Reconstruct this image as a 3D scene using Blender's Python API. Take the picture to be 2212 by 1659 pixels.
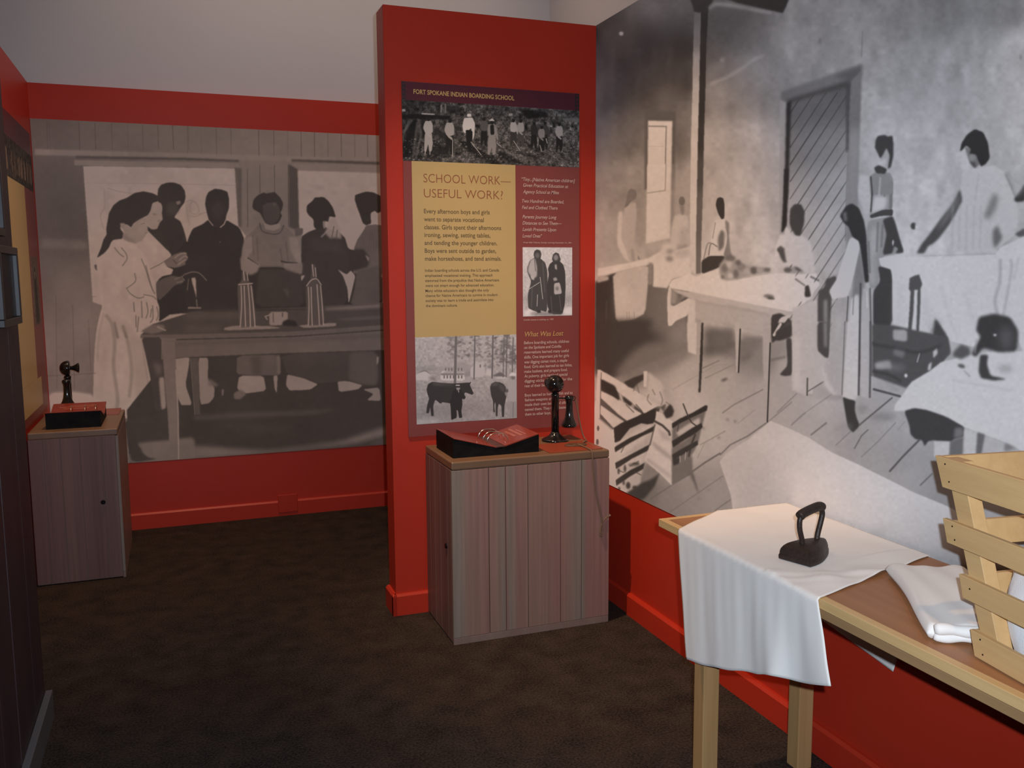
import bpy, bmesh, math, random
import numpy as np
from mathutils import Vector, Matrix

for _o in list(bpy.data.objects):
    bpy.data.objects.remove(_o)
SC = bpy.context.scene
COL = SC.collection

# ------------------------------------------------------------------ camera
FW, FH, FOC = 2212.0, 1659.0, 1932.57
YAW, PIT, ROL = 0.3575, 0.1196, -0.0065
CAM = np.array([0.0, 0.0, 1.5])
_fw = np.array([math.sin(YAW) * math.cos(PIT), math.cos(YAW) * math.cos(PIT), -math.sin(PIT)])
_r0 = np.array([math.cos(YAW), -math.sin(YAW), 0.0])
_u0 = np.cross(_r0, _fw)
_rt = _r0 * math.cos(ROL) + _u0 * math.sin(ROL)
_up = -_r0 * math.sin(ROL) + _u0 * math.cos(ROL)
cd = bpy.data.cameras.new('camera')
cd.sensor_width = 36.0
cd.lens = FOC / FW * 36.0
cd.clip_start = 0.02
cam = bpy.data.objects.new('camera', cd)
COL.objects.link(cam)
M4 = Matrix.Identity(4)
for i in range(3):
    M4[i][0] = _rt[i]; M4[i][1] = _up[i]; M4[i][2] = -_fw[i]; M4[i][3] = CAM[i]
cam.matrix_world = M4
SC.camera = cam

# ------------------------------------------------------------------ view, world, lights
vs = SC.view_settings
vs.view_transform = 'Standard'; vs.look = 'None'; vs.gamma = 1.0; vs.exposure = 0.0
vs.use_curve_mapping = False
w = bpy.data.worlds.new('world'); SC.world = w; w.use_nodes = True
w.node_tree.nodes['Background'].inputs[0].default_value = (0.9, 0.8, 0.7, 1)
w.node_tree.nodes['Background'].inputs[1].default_value = 0.02

def light(name, kind, loc, energy, color, aim=None, **kw):
    ld = bpy.data.lights.new(name, kind)
    ld.energy = energy; ld.color = color
    for k, v in kw.items():
        setattr(ld, k, v)
    o = bpy.data.objects.new(name, ld); COL.objects.link(o)
    o.location = loc
    if aim is not None:
        d = Vector(aim) - Vector(loc)
        o.rotation_euler = d.to_track_quat('-Z', 'Y').to_euler()
    return o

FLASH = CAM + _rt * 0.045 + _up * 0.05
FLASH_W, FLASH_C = 226.0, (0.72, 0.84, 1.0)
SPOT_P, SPOT_AIM, SPOT_W, SPOT_H = Vector((0.42, 2.9, 3.5)), Vector((1.78, 3.28, 0.50)), 330.0, 28.5
light('camera_flash', 'SPOT', FLASH, FLASH_W, FLASH_C, aim=CAM + _fw * 3,
      spot_size=math.radians(104), spot_blend=0.8, shadow_soft_size=0.012)
light('track_spot', 'SPOT', SPOT_P, SPOT_W, (1.0, 0.66, 0.42), aim=SPOT_AIM,
      spot_size=math.radians(2 * SPOT_H), spot_blend=1.0, shadow_soft_size=0.035)
light('alcove_spot', 'SPOT', (0.05, 4.5, 3.6), 130, (1.0, 0.64, 0.40), aim=(-0.05, 4.95, 0),
      spot_size=math.radians(66), spot_blend=1.0, shadow_soft_size=0.06)
light('table_spot', 'SPOT', (1.35, 1.00, 3.6), 48, (1.0, 0.60, 0.30), aim=(1.52, 1.35, 0.77),
      spot_size=math.radians(46), spot_blend=1.0, shadow_soft_size=0.05)
light('ceiling_lamp_glow', 'AREA', (0.6, 1.6, 3.6), 4.0, (1.0, 0.58, 0.34), aim=(0.6, 1.6, 0),
      shape='RECTANGLE', size=2.4, size_y=3.0)
light('alcove_lamp_glow', 'AREA', (0.9, 4.9, 3.62), 13, (1.0, 0.74, 0.56), aim=(0.9, 4.9, 0),
      shape='RECTANGLE', size=2.6, size_y=1.4)

# ------------------------------------------------------------------ dimensions (metres)
YF, XR, XCL, ZT, TH = 3.7932, 1.8356, 0.8575, 2.62, 0.1287      # projecting wall face, mural wall, left edge, top, thickness
YB, ZB, ZBT, ZBB = 5.7217, 2.5833, 2.3891, 0.4082               # alcove wall, its top, mural top and bottom
XL = -0.712
BT, BH = 0.018, 0.0975                                           # baseboards
ZM = 0.5432                                                      # bottom of the long wall's mural
YBK, XOUT, ZC = 5.80, 2.4544, 3.75                               # plaster walls and ceiling behind
XN, YN = -0.483, 3.29                                            # near timber partition and its far end
TT, TX0, TX1, TY0, TY1 = 0.765, 1.345, 1.812, 0.70, 2.332        # long table

# ------------------------------------------------------------------ object helpers
def tag(o, label=None, cat=None, group=None, kind=None):
    if label: o['label'] = label
    if cat: o['category'] = cat
    if group: o['group'] = group
    if kind: o['kind'] = kind
    return o

def empty(name, loc=(0, 0, 0), rz=0.0):
    o = bpy.data.objects.new(name, None); COL.objects.link(o)
    o.location = loc; o.rotation_euler = (0, 0, rz); o.empty_display_size = 0.05
    return o

def link(name, bm, mat, parent=None, smooth=False, bevel=0.0, seg=2, loc=None):
    bmesh.ops.recalc_face_normals(bm, faces=bm.faces)
    me = bpy.data.meshes.new(name); bm.to_mesh(me); bm.free()
    if mat is not None: me.materials.append(mat)
    if smooth:
        for p in me.polygons: p.use_smooth = True
    o = bpy.data.objects.new(name, me); COL.objects.link(o)
    if parent is not None: o.parent = parent
    if loc is not None: o.location = loc
    if bevel > 0:
        m = o.modifiers.new('bevel', 'BEVEL'); m.width = bevel; m.segments = seg; m.limit_method = 'ANGLE'
    return o

def box(bm, x0, x1, y0, y1, z0, z1):
    vs_ = [bm.verts.new(p) for p in ((x0,y0,z0),(x1,y0,z0),(x1,y1,z0),(x0,y1,z0),(x0,y0,z1),(x1,y0,z1),(x1,y1,z1),(x0,y1,z1))]
    for f in ((0,3,2,1),(4,5,6,7),(0,1,5,4),(1,2,6,5),(2,3,7,6),(3,0,4,7)):
        bm.faces.new([vs_[i] for i in f])
    return vs_

def hexa(bm, pts):
    vs_ = [bm.verts.new(p) for p in pts]
    for f in ((0,3,2,1),(4,5,6,7),(0,1,5,4),(1,2,6,5),(2,3,7,6),(3,0,4,7)):
        bm.faces.new([vs_[i] for i in f])

def bx(name, x0, x1, y0, y1, z0, z1, mat, parent=None, bevel=0.0, seg=2):
    bm = bmesh.new(); box(bm, x0, x1, y0, y1, z0, z1)
    return link(name, bm, mat, parent, bevel=bevel, seg=seg)

def tube(bm, pts, rad, n=10, cap=True):
    pts = [Vector(p) for p in pts]
    rads = rad if isinstance(rad, (list, tuple)) else [rad] * len(pts)
    rings = []; prev = None
    for i, p in enumerate(pts):
        t = (pts[min(i+1, len(pts)-1)] - pts[max(i-1, 0)]).normalized()
        if prev is None:
            a = Vector((0,0,1)) if abs(t.z) < 0.9 else Vector((1,0,0))
            nrm = t.cross(a).normalized()
        else:
            nrm = (prev - t * prev.dot(t)).normalized()
        prev = nrm; b = t.cross(nrm)
        rings.append([bm.verts.new(p + (nrm*math.cos(2*math.pi*k/n) + b*math.sin(2*math.pi*k/n)) * rads[i]) for k in range(n)])
    for a, b in zip(rings, rings[1:]):
        for k in range(n):
            bm.faces.new((a[k], a[(k+1)%n], b[(k+1)%n], b[k]))
    if cap:
        bm.faces.new(rings[0][::-1]); bm.faces.new(rings[-1])

def lathe(bm, prof, n=32, c=(0,0,0), axis='z'):
    rings = []
    for r, h in prof:
        ring = []
        for k in range(n):
            a = 2*math.pi*k/n; u, v = r*math.cos(a), r*math.sin(a)
            p = (u, v, h) if axis == 'z' else ((u, h, v) if axis == 'y' else (h, u, v))
            ring.append(bm.verts.new((p[0]+c[0], p[1]+c[1], p[2]+c[2])))
        rings.append(ring)
    for a, b in zip(rings, rings[1:]):
        for k in range(n):
            bm.faces.new((a[k], a[(k+1)%n], b[(k+1)%n], b[k]))
    bm.faces.new(rings[0][::-1]); bm.faces.new(rings[-1])

def spline(pts, n=8):
    P = [Vector(p) for p in pts]; P = [P[0]] + P + [P[-1]]; out = []
    for i in range(1, len(P)-2):
        for k in range(n):
            t = k/n
            out.append(0.5*((2*P[i]) + (P[i+1]-P[i-1])*t + (2*P[i-1]-5*P[i]+4*P[i+1]-P[i+2])*t*t + (3*P[i]-P[i-1]-3*P[i+1]+P[i+2])*t**3))
    out.append(P[-2]); return out

# ------------------------------------------------------------------ materials
def lin(c):
    c = c/255.0
    return c/12.92 if c <= 0.04045 else ((c+0.055)/1.055)**2.4

def mat(name, base, rough=0.6, metal=0.0, spec=0.5, noise=None, bump=None, sheen=0.0):
    """base: linear rgb. noise=(scale vec, amount, second colour, detail, object coords); bump=(scale, strength)."""
    m = bpy.data.materials.new(name); m.use_nodes = True
    nt = m.node_tree; b = nt.nodes['Principled BSDF']
    b.inputs['Base Color'].default_value = (*base, 1); b.inputs['Roughness'].default_value = rough
    b.inputs['Metallic'].default_value = metal; b.inputs['Specular IOR Level'].default_value = spec
    b.inputs['Sheen Weight'].default_value = sheen
    tc = nt.nodes.new('ShaderNodeTexCoord'); mp = nt.nodes.new('ShaderNodeMapping')
    nt.links.new(tc.outputs['Object'], mp.inputs[0])
    if noise:
        sc, amt, c2, det = noise
        mp.inputs['Scale'].default_value = sc
        nz = nt.nodes.new('ShaderNodeTexNoise'); nz.inputs['Scale'].default_value = 1.0
        nz.inputs['Detail'].default_value = det; nz.inputs['Roughness'].default_value = 0.6
        nt.links.new(mp.outputs[0], nz.inputs['Vector'])
        mr = nt.nodes.new('ShaderNodeMapRange'); mr.inputs[1].default_value = 0.5-0.5*amt; mr.inputs[2].default_value = 0.5+0.5*amt
        nt.links.new(nz.outputs[0], mr.inputs[0])
        mx = nt.nodes.new('ShaderNodeMix'); mx.data_type = 'RGBA'
        mx.inputs[6].default_value = (*base, 1); mx.inputs[7].default_value = (*c2, 1)
        nt.links.new(mr.outputs[0], mx.inputs[0]); nt.links.new(mx.outputs[2], b.inputs['Base Color'])
    if bump:
        n2 = nt.nodes.new('ShaderNodeTexNoise'); n2.inputs['Scale'].default_value = bump[0]; n2.inputs['Detail'].default_value = 3
        mp2 = nt.nodes.new('ShaderNodeMapping')
        if len(bump) > 2: mp2.inputs['Scale'].default_value = bump[2]
        nt.links.new(tc.outputs['Object'], mp2.inputs[0]); nt.links.new(mp2.outputs[0], n2.inputs['Vector'])
        bp = nt.nodes.new('ShaderNodeBump'); bp.inputs['Strength'].default_value = bump[1]; bp.inputs['Distance'].default_value = 0.004
        nt.links.new(n2.outputs[0], bp.inputs['Height']); nt.links.new(bp.outputs[0], b.inputs['Normal'])
    return m

MT = {}
MT['red'] = mat('red_wall_paint', (0.48, 0.032, 0.013), 0.42, spec=0.3, noise=((3,3,3), 0.6, (0.455, 0.029, 0.012), 3), bump=(260, 0.06))
MT['plaster'] = mat('pale_plaster', (0.60, 0.58, 0.585), 0.9, spec=0.2, noise=((0.7,0.7,0.7), 0.5, (0.54, 0.52, 0.525), 2))
MT['ceiling'] = mat('ceiling_paint', (0.6, 0.58, 0.55), 0.95, spec=0.1, noise=((2,2,2), 0.4, (0.57, 0.55, 0.52), 2))
MT['barn'] = mat('weathered_board', (0.20, 0.12, 0.10), 0.5, spec=0.4, noise=((9, 9, 0.35), 0.45, (0.25, 0.18, 0.14), 4), bump=(30, 0.25, (6, 6, 0.4)))
MT['partition'] = mat('dark_timber_boards', (0.055, 0.030, 0.032), 0.5, noise=((14, 14, 0.3), 0.5, (0.028, 0.017, 0.019), 4), bump=(30, 0.3, (8, 8, 0.4)))
MT['greybase'] = mat('grey_vinyl_base', (0.12, 0.125, 0.13), 0.4, noise=((4,4,4), 0.5, (0.10, 0.105, 0.11), 2))
MT['worktop'] = mat('brown_laminate_edge', (0.20, 0.115, 0.062), 0.42, noise=((2, 14, 14), 0.5, (0.15, 0.085, 0.048), 4))
MT['black'] = mat('matt_black', (0.004, 0.0035, 0.0035), 0.6, spec=0.08, noise=((20,20,20), 0.5, (0.012, 0.010, 0.009), 2))
MT['gloss'] = mat('black_enamel', (0.008, 0.007, 0.007), 0.12, spec=0.6, noise=((8,8,8), 0.5, (0.011, 0.009, 0.009), 2))
MT['page'] = mat('laminated_red_page', (0.26, 0.042, 0.026), 0.25, spec=0.4, noise=((5,5,5), 0.5, (0.23, 0.036, 0.022), 2))
MT['metal'] = mat('chrome_wire', (0.75, 0.70, 0.60), 0.2, metal=1.0, noise=((30,30,30), 0.4, (0.65, 0.60, 0.52), 2))
MT['cord'] = mat('brown_cord', (0.20, 0.12, 0.07), 0.8, noise=((200,200,200), 0.6, (0.13, 0.075, 0.045), 2))
MT['card'] = mat('orange_red_card', (0.27, 0.05, 0.022), 0.4, noise=((9,9,9), 0.5, (0.24, 0.044, 0.02), 2))
MT['tagm'] = mat('dark_leather_tag', (0.05, 0.03, 0.02), 0.5, noise=((120,120,20), 0.6, (0.12, 0.07, 0.035), 3))
MT['tabtop'] = mat('table_top_wood', (0.40, 0.185, 0.078), 0.42, spec=0.3, noise=((26, 1.4, 26), 0.6, (0.29, 0.122, 0.05), 5), bump=(40, 0.05, (8, 0.4, 8)))
MT['tabedge'] = mat('table_edge_wood', (0.66, 0.43, 0.19), 0.4, spec=0.3, noise=((40, 1.5, 60), 0.5, (0.56, 0.35, 0.15), 4))
MT['tableg'] = mat('table_leg_wood', (0.50, 0.295, 0.125), 0.4, spec=0.3, noise=((50, 50, 1.5), 0.5, (0.40, 0.225, 0.09), 4))
MT['pine'] = mat('pale_pine', (0.62, 0.395, 0.175), 0.55, spec=0.3, noise=((40, 3.0, 40), 0.6, (0.52, 0.31, 0.13), 5), bump=(60, 0.1, (8, 0.5, 8)))
MT['pinez'] = mat('pale_pine_upright', (0.60, 0.41, 0.20), 0.55, noise=((50, 50, 2.0), 0.6, (0.52, 0.34, 0.16), 5))
MT['cloth'] = mat('white_cotton', (0.83, 0.785, 0.725), 0.9, spec=0.2, sheen=0.2, noise=((6,6,6), 0.4, (0.79, 0.745, 0.685), 3), bump=(600, 0.12))
MT['iron'] = mat('rusty_cast_iron', (0.050, 0.029, 0.021), 0.5, metal=0.3, noise=((30,30,30), 0.6, (0.022, 0.015, 0.012), 5), bump=(160, 0.35))
MT['nail'] = mat('dark_nail', (0.03, 0.025, 0.02), 0.4, metal=0.8, noise=((90,90,90), 0.5, (0.02, 0.018, 0.015), 2))
MT['frame'] = mat('dark_frame_wood', (0.012, 0.008, 0.008), 0.35, noise=((20,20,20), 0.5, (0.02, 0.013, 0.012), 2))
MT['glass'] = mat('dark_glazed_picture', (0.014, 0.011, 0.012), 0.45, spec=0.15, noise=((9,9,9), 0.7, (0.03, 0.025, 0.024), 3))
MT['knob'] = mat('dark_lock', (0.02, 0.02, 0.022), 0.3, metal=0.9, noise=((60,60,60), 0.5, (0.035, 0.033, 0.033), 2))

def carpet():
    m = mat('brown_carpet', (0.060, 0.036, 0.020), 0.98, spec=0.05)
    nt = m.node_tree; b = nt.nodes['Principled BSDF']; tc = [n for n in nt.nodes if n.type == 'TEX_COORD'][0]
    n1 = nt.nodes.new('ShaderNodeTexNoise'); n1.inputs['Scale'].default_value = 130; n1.inputs['Detail'].default_value = 4
    n2 = nt.nodes.new('ShaderNodeTexNoise'); n2.inputs['Scale'].default_value = 9; n2.inputs['Detail'].default_value = 5
    for n in (n1, n2): nt.links.new(tc.outputs['Object'], n.inputs['Vector'])
    ad = nt.nodes.new('ShaderNodeMath'); ad.operation = 'ADD'
    s2 = nt.nodes.new('ShaderNodeMath'); s2.operation = 'MULTIPLY'; s2.inputs[1].default_value = 0.5
    nt.links.new(n2.outputs[0], s2.inputs[0]); nt.links.new(n1.outputs[0], ad.inputs[0]); nt.links.new(s2.outputs[0], ad.inputs[1])
    cr = nt.nodes.new('ShaderNodeValToRGB')
    e = cr.color_ramp.elements
    e[0].position = 0.52; e[0].color = (0.015, 0.0118, 0.0108, 1)
    e[1].position = 0.98; e[1].color = (0.064, 0.046, 0.035, 1)
    nt.links.new(ad.outputs[0], cr.inputs[0]); nt.links.new(cr.outputs[0], b.inputs['Base Color'])
    bp = nt.nodes.new('ShaderNodeBump'); bp.inputs['Strength'].default_value = 0.8; bp.inputs['Distance'].default_value = 0.006
    nt.links.new(n1.outputs[0], bp.inputs['Height']); nt.links.new(bp.outputs[0], b.inputs['Normal'])
    return m
MT['carpet'] = carpet()

def print_material(name, img, rough=0.5, spec=0.2):
    m = bpy.data.materials.new(name); m.use_nodes = True
    nt = m.node_tree; b = nt.nodes['Principled BSDF']
    t = nt.nodes.new('ShaderNodeTexImage'); t.image = img; t.interpolation = 'Linear'; t.extension = 'EXTEND'
    nt.links.new(t.outputs[0], b.inputs['Base Color'])
    b.inputs['Roughness'].default_value = rough; b.inputs['Specular IOR Level'].default_value = spec
    return m


TONE_L, TONE_R, TONE_P = 1.22, 1.06, 0.9       # exposure of the prints
PH2 = (-0.572, 5.385)

# ------------------------------------------------------------------ structure
def struct(o): return tag(o, kind='structure')
struct(bx('floor', -2.3, XOUT + 0.1, -1.9, YBK + 0.1, -0.1, 0, MT['carpet']))
struct(bx('ceiling', -2.3, XOUT + 0.1, -1.9, YBK + 0.1, ZC, ZC + 0.1, MT['ceiling']))
struct(bx('wall_back', -2.3, XOUT + 0.1, YBK, YBK + 0.1, 0, ZC, MT['plaster']))
struct(bx('wall_outer_right', XOUT, XOUT + 0.1, -1.9, YBK, 0, ZC, MT['plaster']))
struct(bx('wall_outer_left', -2.4, -2.3, -1.9, YBK, 0, ZC, MT['plaster']))
struct(bx('wall_behind', -2.3, XOUT, -2.0, -1.9, 0, ZC, MT['plaster']))
struct(bx('wall_alcove', XL, XR + 0.12, YB, YBK - 0.002, 0, ZB, MT['red']))
struct(bx('wall_center', XCL, XR, YF, YF + TH, 0, ZT, MT['red'], bevel=0.003))
struct(bx('wall_right', XR, XR + 0.11, -1.2, YF + TH, 0, ZT, MT['red']))
struct(bx('wall_left', XL - 0.10, XL, 3.9, YB, 0, ZB, MT['red']))
# baseboards: a chamfered top so that the edge catches the light
def baseboard(name, p0, p1, out, z=BH, t=BT, m='red'):
    p0, p1, out = Vector((*p0, 0)), Vector((*p1, 0)), Vector((*out, 0)).normalized()
    bm = bmesh.new(); prof = [(0, 0), (t, 0), (t, z - 0.010), (t - 0.009, z), (0, z)]
    r = [[bm.verts.new(p + out * a + Vector((0, 0, b))) for a, b in prof] for p in (p0, p1)]
    for i in range(len(prof)):
        j = (i + 1) % len(prof); bm.faces.new((r[0][i], r[0][j], r[1][j], r[1][i]))
    bm.faces.new(r[0][::-1]); bm.faces.new(r[1])
    return struct(link(name, bm, MT[m]))
baseboard('baseboard_alcove', (XL, YB), (XR, YB), (0, -1))
baseboard('baseboard_center', (XCL - BT, YF), (XR - 0.02, YF), (0, -1))
baseboard('baseboard_end', (XCL, YF - BT), (XCL, YF + TH), (-1, 0))
baseboard('baseboard_right', (XR, -1.2), (XR, 3.425), (-1, 0), t=0.020)
baseboard('baseboard_right_corner', (XR, 3.425), (XR, YF), (-1, 0), z=BH - 0.002, t=0.011)
# near partition: timber boards on a frame, with a grey base
bm = bmesh.new(); random.seed(3)
y = YN
while y > -1.8:
    wd = random.choice((0.10, 0.13, 0.145)); box(bm, XN - 0.018, XN - random.uniform(0, 0.002), y - wd + 0.003, y, 0, 3.1); y -= wd
box(bm, XN - 0.11, XN - 0.018, -1.8, YN, 0, 3.1)
struct(link('wall_near_left', bm, MT['partition'], bevel=0.0015))
struct(bx('baseboard_near_left', XN, XN + 0.022, -1.8, YN + 0.012, 0, 0.1, MT['greybase'], bevel=0.002))

# an electrical plate, painted over, low on the alcove wall
oc = bx('outlet_cover', 0.545, 0.665, YB - 0.024, YB - 0.018, 0.022, 0.137, MT['red'], bevel=0.004)
tag(oc, 'red painted square outlet plate over the alcove baseboard', 'outlet cover')
bm = bmesh.new()
for dz in (0.055, 0.098):
    lathe(bm, [(0.016, -0.0005), (0.016, 0.002), (0.013, 0.003)], 20, (0.605, YB - 0.0245, dz), 'y')
link('socket', bm, MT['red'], oc)

# ------------------------------------------------------------------ printed pictures, drawn tone by tone
def ray(px, py):
    return _fw + (px - 1106) / FOC * _rt - (py - 829.5) / FOC * _up
def hit(px, py, ax, val):
    d = ray(px, py); return CAM + d * (val - CAM[ax]) / d[ax]

class Canvas:
    """A grey picture; shapes are given in the units of the tracing window set by T()."""
    def __init__(s, x0, y0, x1, y1, res, base=128.0):
        s.x0, s.y0, s.res = x0, y0, res
        s.w, s.h = int((x1-x0)*res), int((y1-y0)*res)
        s.a = np.full((s.h, s.w), float(base), np.float32); s.T(0, 0, 1)
    def T(s, ox, oy, k): s.ox, s.oy, s.k = ox, oy, k
    def pts(s, q):
        if isinstance(q, str): q = [float(v) for v in q.replace(',', ' ').split()]
        q = np.array(q, float).reshape(-1, 2)
        return np.stack([((q[:,0]/s.k + s.ox) - s.x0)*s.res, ((q[:,1]/s.k + s.oy) - s.y0)*s.res], 1)
    @staticmethod
    def blur(m, r):
        if r < 0.3: return m
        n = max(1, int(round(r))); f = min(1.0, r/n)
        for _ in range(2):
            for ax in (0, 1):
                p = np.pad(m, [(n+1, n) if a == ax else (0, 0) for a in (0, 1)], mode='edge')
                c = np.cumsum(p, axis=ax, dtype=np.float64); L = m.shape[ax]
                hi = np.take(c, range(2*n+1, 2*n+1+L), axis=ax); lo = np.take(c, range(0, L), axis=ax)
                b = ((hi-lo)/(2*n+1)).astype(np.float32)
                m = m*(1-f) + b*f
        return m
    def put(s, g, m, X0, Y0, a):
        x0, y0 = max(0, X0), max(0, Y0); x1, y1 = min(s.w, X0+m.shape[1]), min(s.h, Y0+m.shape[0])
        if x1 <= x0 or y1 <= y0: return
        k = m[y0-Y0:y1-Y0, x0-X0:x1-X0]*a; v = s.a[y0:y1, x0:x1]
        s.a[y0:y1, x0:x1] = v*(1-k) + g*k
    def P(s, g, q, b=0.55, a=1.0, sm=1):
        p = s.pts(q)
        for _ in range(sm):
            n = np.roll(p, -1, 0); p = np.stack([0.87*p+0.13*n, 0.13*p+0.87*n], 1).reshape(-1, 2)
        br = b*s.res; pad = int(3*br)+3
        X0, Y0 = int(math.floor(p[:,0].min()))-pad, int(math.floor(p[:,1].min()))-pad
        W, H = int(p[:,0].max())+pad-X0+2, int(p[:,1].max())+pad-Y0+2
        if W*H > 6e6: W = min(W, s.w+pad*2-min(0, X0)); H = min(H, s.h+pad*2-min(0, Y0))
        D = np.zeros((H, W+1), np.int32); p = p-[X0, Y0]
        for (xa, ya), (xb, yb) in zip(p, np.roll(p, -1, 0)):
            if ya == yb: continue
            if ya > yb: xa, ya, xb, yb = xb, yb, xa, ya
            rr = np.arange(max(0, int(math.ceil(ya-0.5))), min(H, int(math.ceil(yb-0.5))))
            if len(rr): 
                xs = xa+(rr+0.5-ya)*(xb-xa)/(yb-ya); np.add.at(D, (rr, np.clip(np.round(xs), 0, W).astype(int)), 1)
        m = (np.cumsum(D, 1)[:, :W] % 2).astype(np.float32)
        s.put(g, s.blur(m, max(br, 0.6)), X0, Y0, a)
    def L(s, g, wd, q, b=0.5, a=1.0, sp=False):
        p = s.pts(q)
        if sp and len(p) > 2:
            p = np.array([(v[0], v[1]) for v in spline([(x, y, 0) for x, y in p], 6)])
        hw = wd/s.k*s.res/2; e = max(0.7, b*s.res); pad = int(hw+e*2)+2
        X0, Y0 = int(p[:,0].min())-pad, int(p[:,1].min())-pad
        W, H = int(p[:,0].max())+pad-X0, int(p[:,1].max())+pad-Y0
        if W*H > 4e6: return
        yy, xx = np.mgrid[0:H, 0:W].astype(np.float32); d = np.full((H, W), 1e9, np.float32); p = p-[X0, Y0]
        for A, B in zip(p, p[1:]):
            v = B-A; L2 = v@v
            if L2 == 0: continue
            t = np.clip(((xx-A[0])*v[0]+(yy-A[1])*v[1])/L2, 0, 1)
            d = np.minimum(d, (xx-A[0]-t*v[0])**2+(yy-A[1]-t*v[1])**2)
        s.put(g, np.clip((hw+e-np.sqrt(d))/(2*e), 0, 1) if hw > e else np.clip((hw+e-np.sqrt(d))/(2*e), 0, 1)*1.0, X0, Y0, a)
    def E(s, g, cx, cy, rx, ry, b=0.8, a=1.0, rot=0):
        c, sn = math.cos(rot), math.sin(rot)
        s.P(g, [v for k in range(20) for t in [2*math.pi*k/20] for v in (cx+rx*math.cos(t)*c-ry*math.sin(t)*sn, cy+rx*math.cos(t)*sn+ry*math.sin(t)*c)], b, a, 0)
    def G(s, q, sg, q_mask=None, b=1.0):
        """smooth tone field through samples x,y,grey"""
        q = np.array([float(v) for v in q.replace(',', ' ').split()]).reshape(-1, 3)
        st = 6; gx = (np.arange(0, s.w+st, st)/s.res+s.x0); gy = (np.arange(0, s.h+st, st)/s.res+s.y0)
        X, Y = np.meshgrid(gx, gy); N = np.zeros_like(X); S = N+0
        for x, y, g in q:
            x, y = x/s.k+s.ox, y/s.k+s.oy
            k = 1.0/(((X-x)**2+(Y-y)**2)+sg*sg)**1.6; N += k*g; S += k
        F = N/S
        yi = np.arange(s.h)/st; xi = np.arange(s.w)/st; y0 = yi.astype(int); x0 = xi.astype(int); fy = (yi-y0)[:,None]; fx = (xi-x0)[None]
        R = (F[y0][:,x0]*(1-fy)*(1-fx)+F[y0+1][:,x0]*fy*(1-fx)+F[y0][:,x0+1]*(1-fy)*fx+F[y0+1][:,x0+1]*fy*fx).astype(np.float32)
        if q_mask is None: s.a[:] = R
        else:
            old = s.a; s.a = np.zeros_like(old); s.P(1.0, q_mask, b, 1.0, 0); k = s.a; s.a = old*(1-k)+R*k
    def mottle(s, amp, size, seed, k=(1, 1)):
        r = np.random.RandomState(seed); H, W = int(s.h/(size*s.res*k[1]))+3, int(s.w/(size*s.res*k[0]))+3
        n = r.randn(H, W); yi = np.arange(s.h)/(size*s.res*k[1]); xi = np.arange(s.w)/(size*s.res*k[0])
        y0, x0 = yi.astype(int), xi.astype(int); f = lambda t: t*t*(3-2*t); fy, fx = f(yi-y0)[:,None], f(xi-x0)[None]
        s.a *= 1+amp*(n[y0][:,x0]*(1-fy)*(1-fx)+n[y0+1][:,x0]*fy*(1-fx)+n[y0][:,x0+1]*(1-fy)*fx+n[y0+1][:,x0+1]*fy*fx).astype(np.float32)

def develop(cv, name, ax, val, u0, u1, z0, z1, ppm, tone, tint, gain=None, dark=0.0):
    """Straighten the tracing onto the wall plane (u along the wall, z up) and turn tones into print colours."""
    W, H = int(abs(u1-u0)*ppm), int((z1-z0)*ppm)
    U = u0+(np.arange(W)+0.5)/W*(u1-u0); Z = z0+(np.arange(H)+0.5)/H*(z1-z0)
    UU, ZZ = np.meshgrid(U, Z); P = np.zeros((H, W, 3)); P[..., ax] = val; P[..., 1-ax] = UU; P[..., 2] = ZZ
    d = P-CAM; dn = d@_fw; px = 1106+FOC*(d@_rt)/dn; py = 829.5-FOC*(d@_up)/dn
    x = np.clip((px-cv.x0)*cv.res-0.5, 0, cv.w-1.001); y = np.clip((py-cv.y0)*cv.res-0.5, 0, cv.h-1.001)
    x0, y0 = x.astype(int), y.astype(int); fx, fy = x-x0, y-y0; A = cv.a
    v = A[y0,x0]*(1-fx)*(1-fy)+A[y0,x0+1]*fx*(1-fy)+A[y0+1,x0]*(1-fx)*fy+A[y0+1,x0+1]*fx*fy
    # past the traced part the print just runs on as mottled plaster grey
    out = np.clip(np.maximum(np.maximum(cv.x0-px, px-(cv.x0+cv.w/cv.res)+24), np.maximum(cv.y0-py, py-(cv.y0+cv.h/cv.res)+6))/24.0, 0, 1)
    if W*H > 1e6:
        rs = np.random.RandomState(12); c1 = rs.rand(H//90+2, W//90+2); i0, j0 = np.arange(H)/90.0, np.arange(W)/90.0
        a0, b0 = i0.astype(int), j0.astype(int); fa, fb = (i0-a0)[:, None], (j0-b0)[None]
        mo = c1[a0][:, b0]*(1-fa)*(1-fb)+c1[a0+1][:, b0]*fa*(1-fb)+c1[a0][:, b0+1]*(1-fa)*fb+c1[a0+1][:, b0+1]*fa*fb
        v = v*(1-out)+out*(96+34*mo)
    g = np.clip(v, 0, 255)/255.0; g = np.where(g <= 0.04045, g/12.92, ((g+0.055)/1.055)**2.4)
    if gain is not None: g = g*gain(UU, ZZ)
    g = np.clip((g*tone-dark), 0.004, 0.93)
    rgb = np.stack([g**(1.0)*t for t in tint]+[np.ones_like(g)], -1)
    rgb[..., :3] = np.clip(rgb[..., :3], 0, 0.95)
    img = bpy.data.images.new(name, W, H, float_buffer=True)
    img.colorspace_settings.name = 'Linear Rec.709' if 'Linear Rec.709' in [i.name for i in type(img.colorspace_settings).bl_rna.properties['name'].enum_items] else 'Non-Color'
    img.pixels.foreach_set(rgb.astype(np.float32).ravel()); img.update(); img.pack()
    return img

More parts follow.
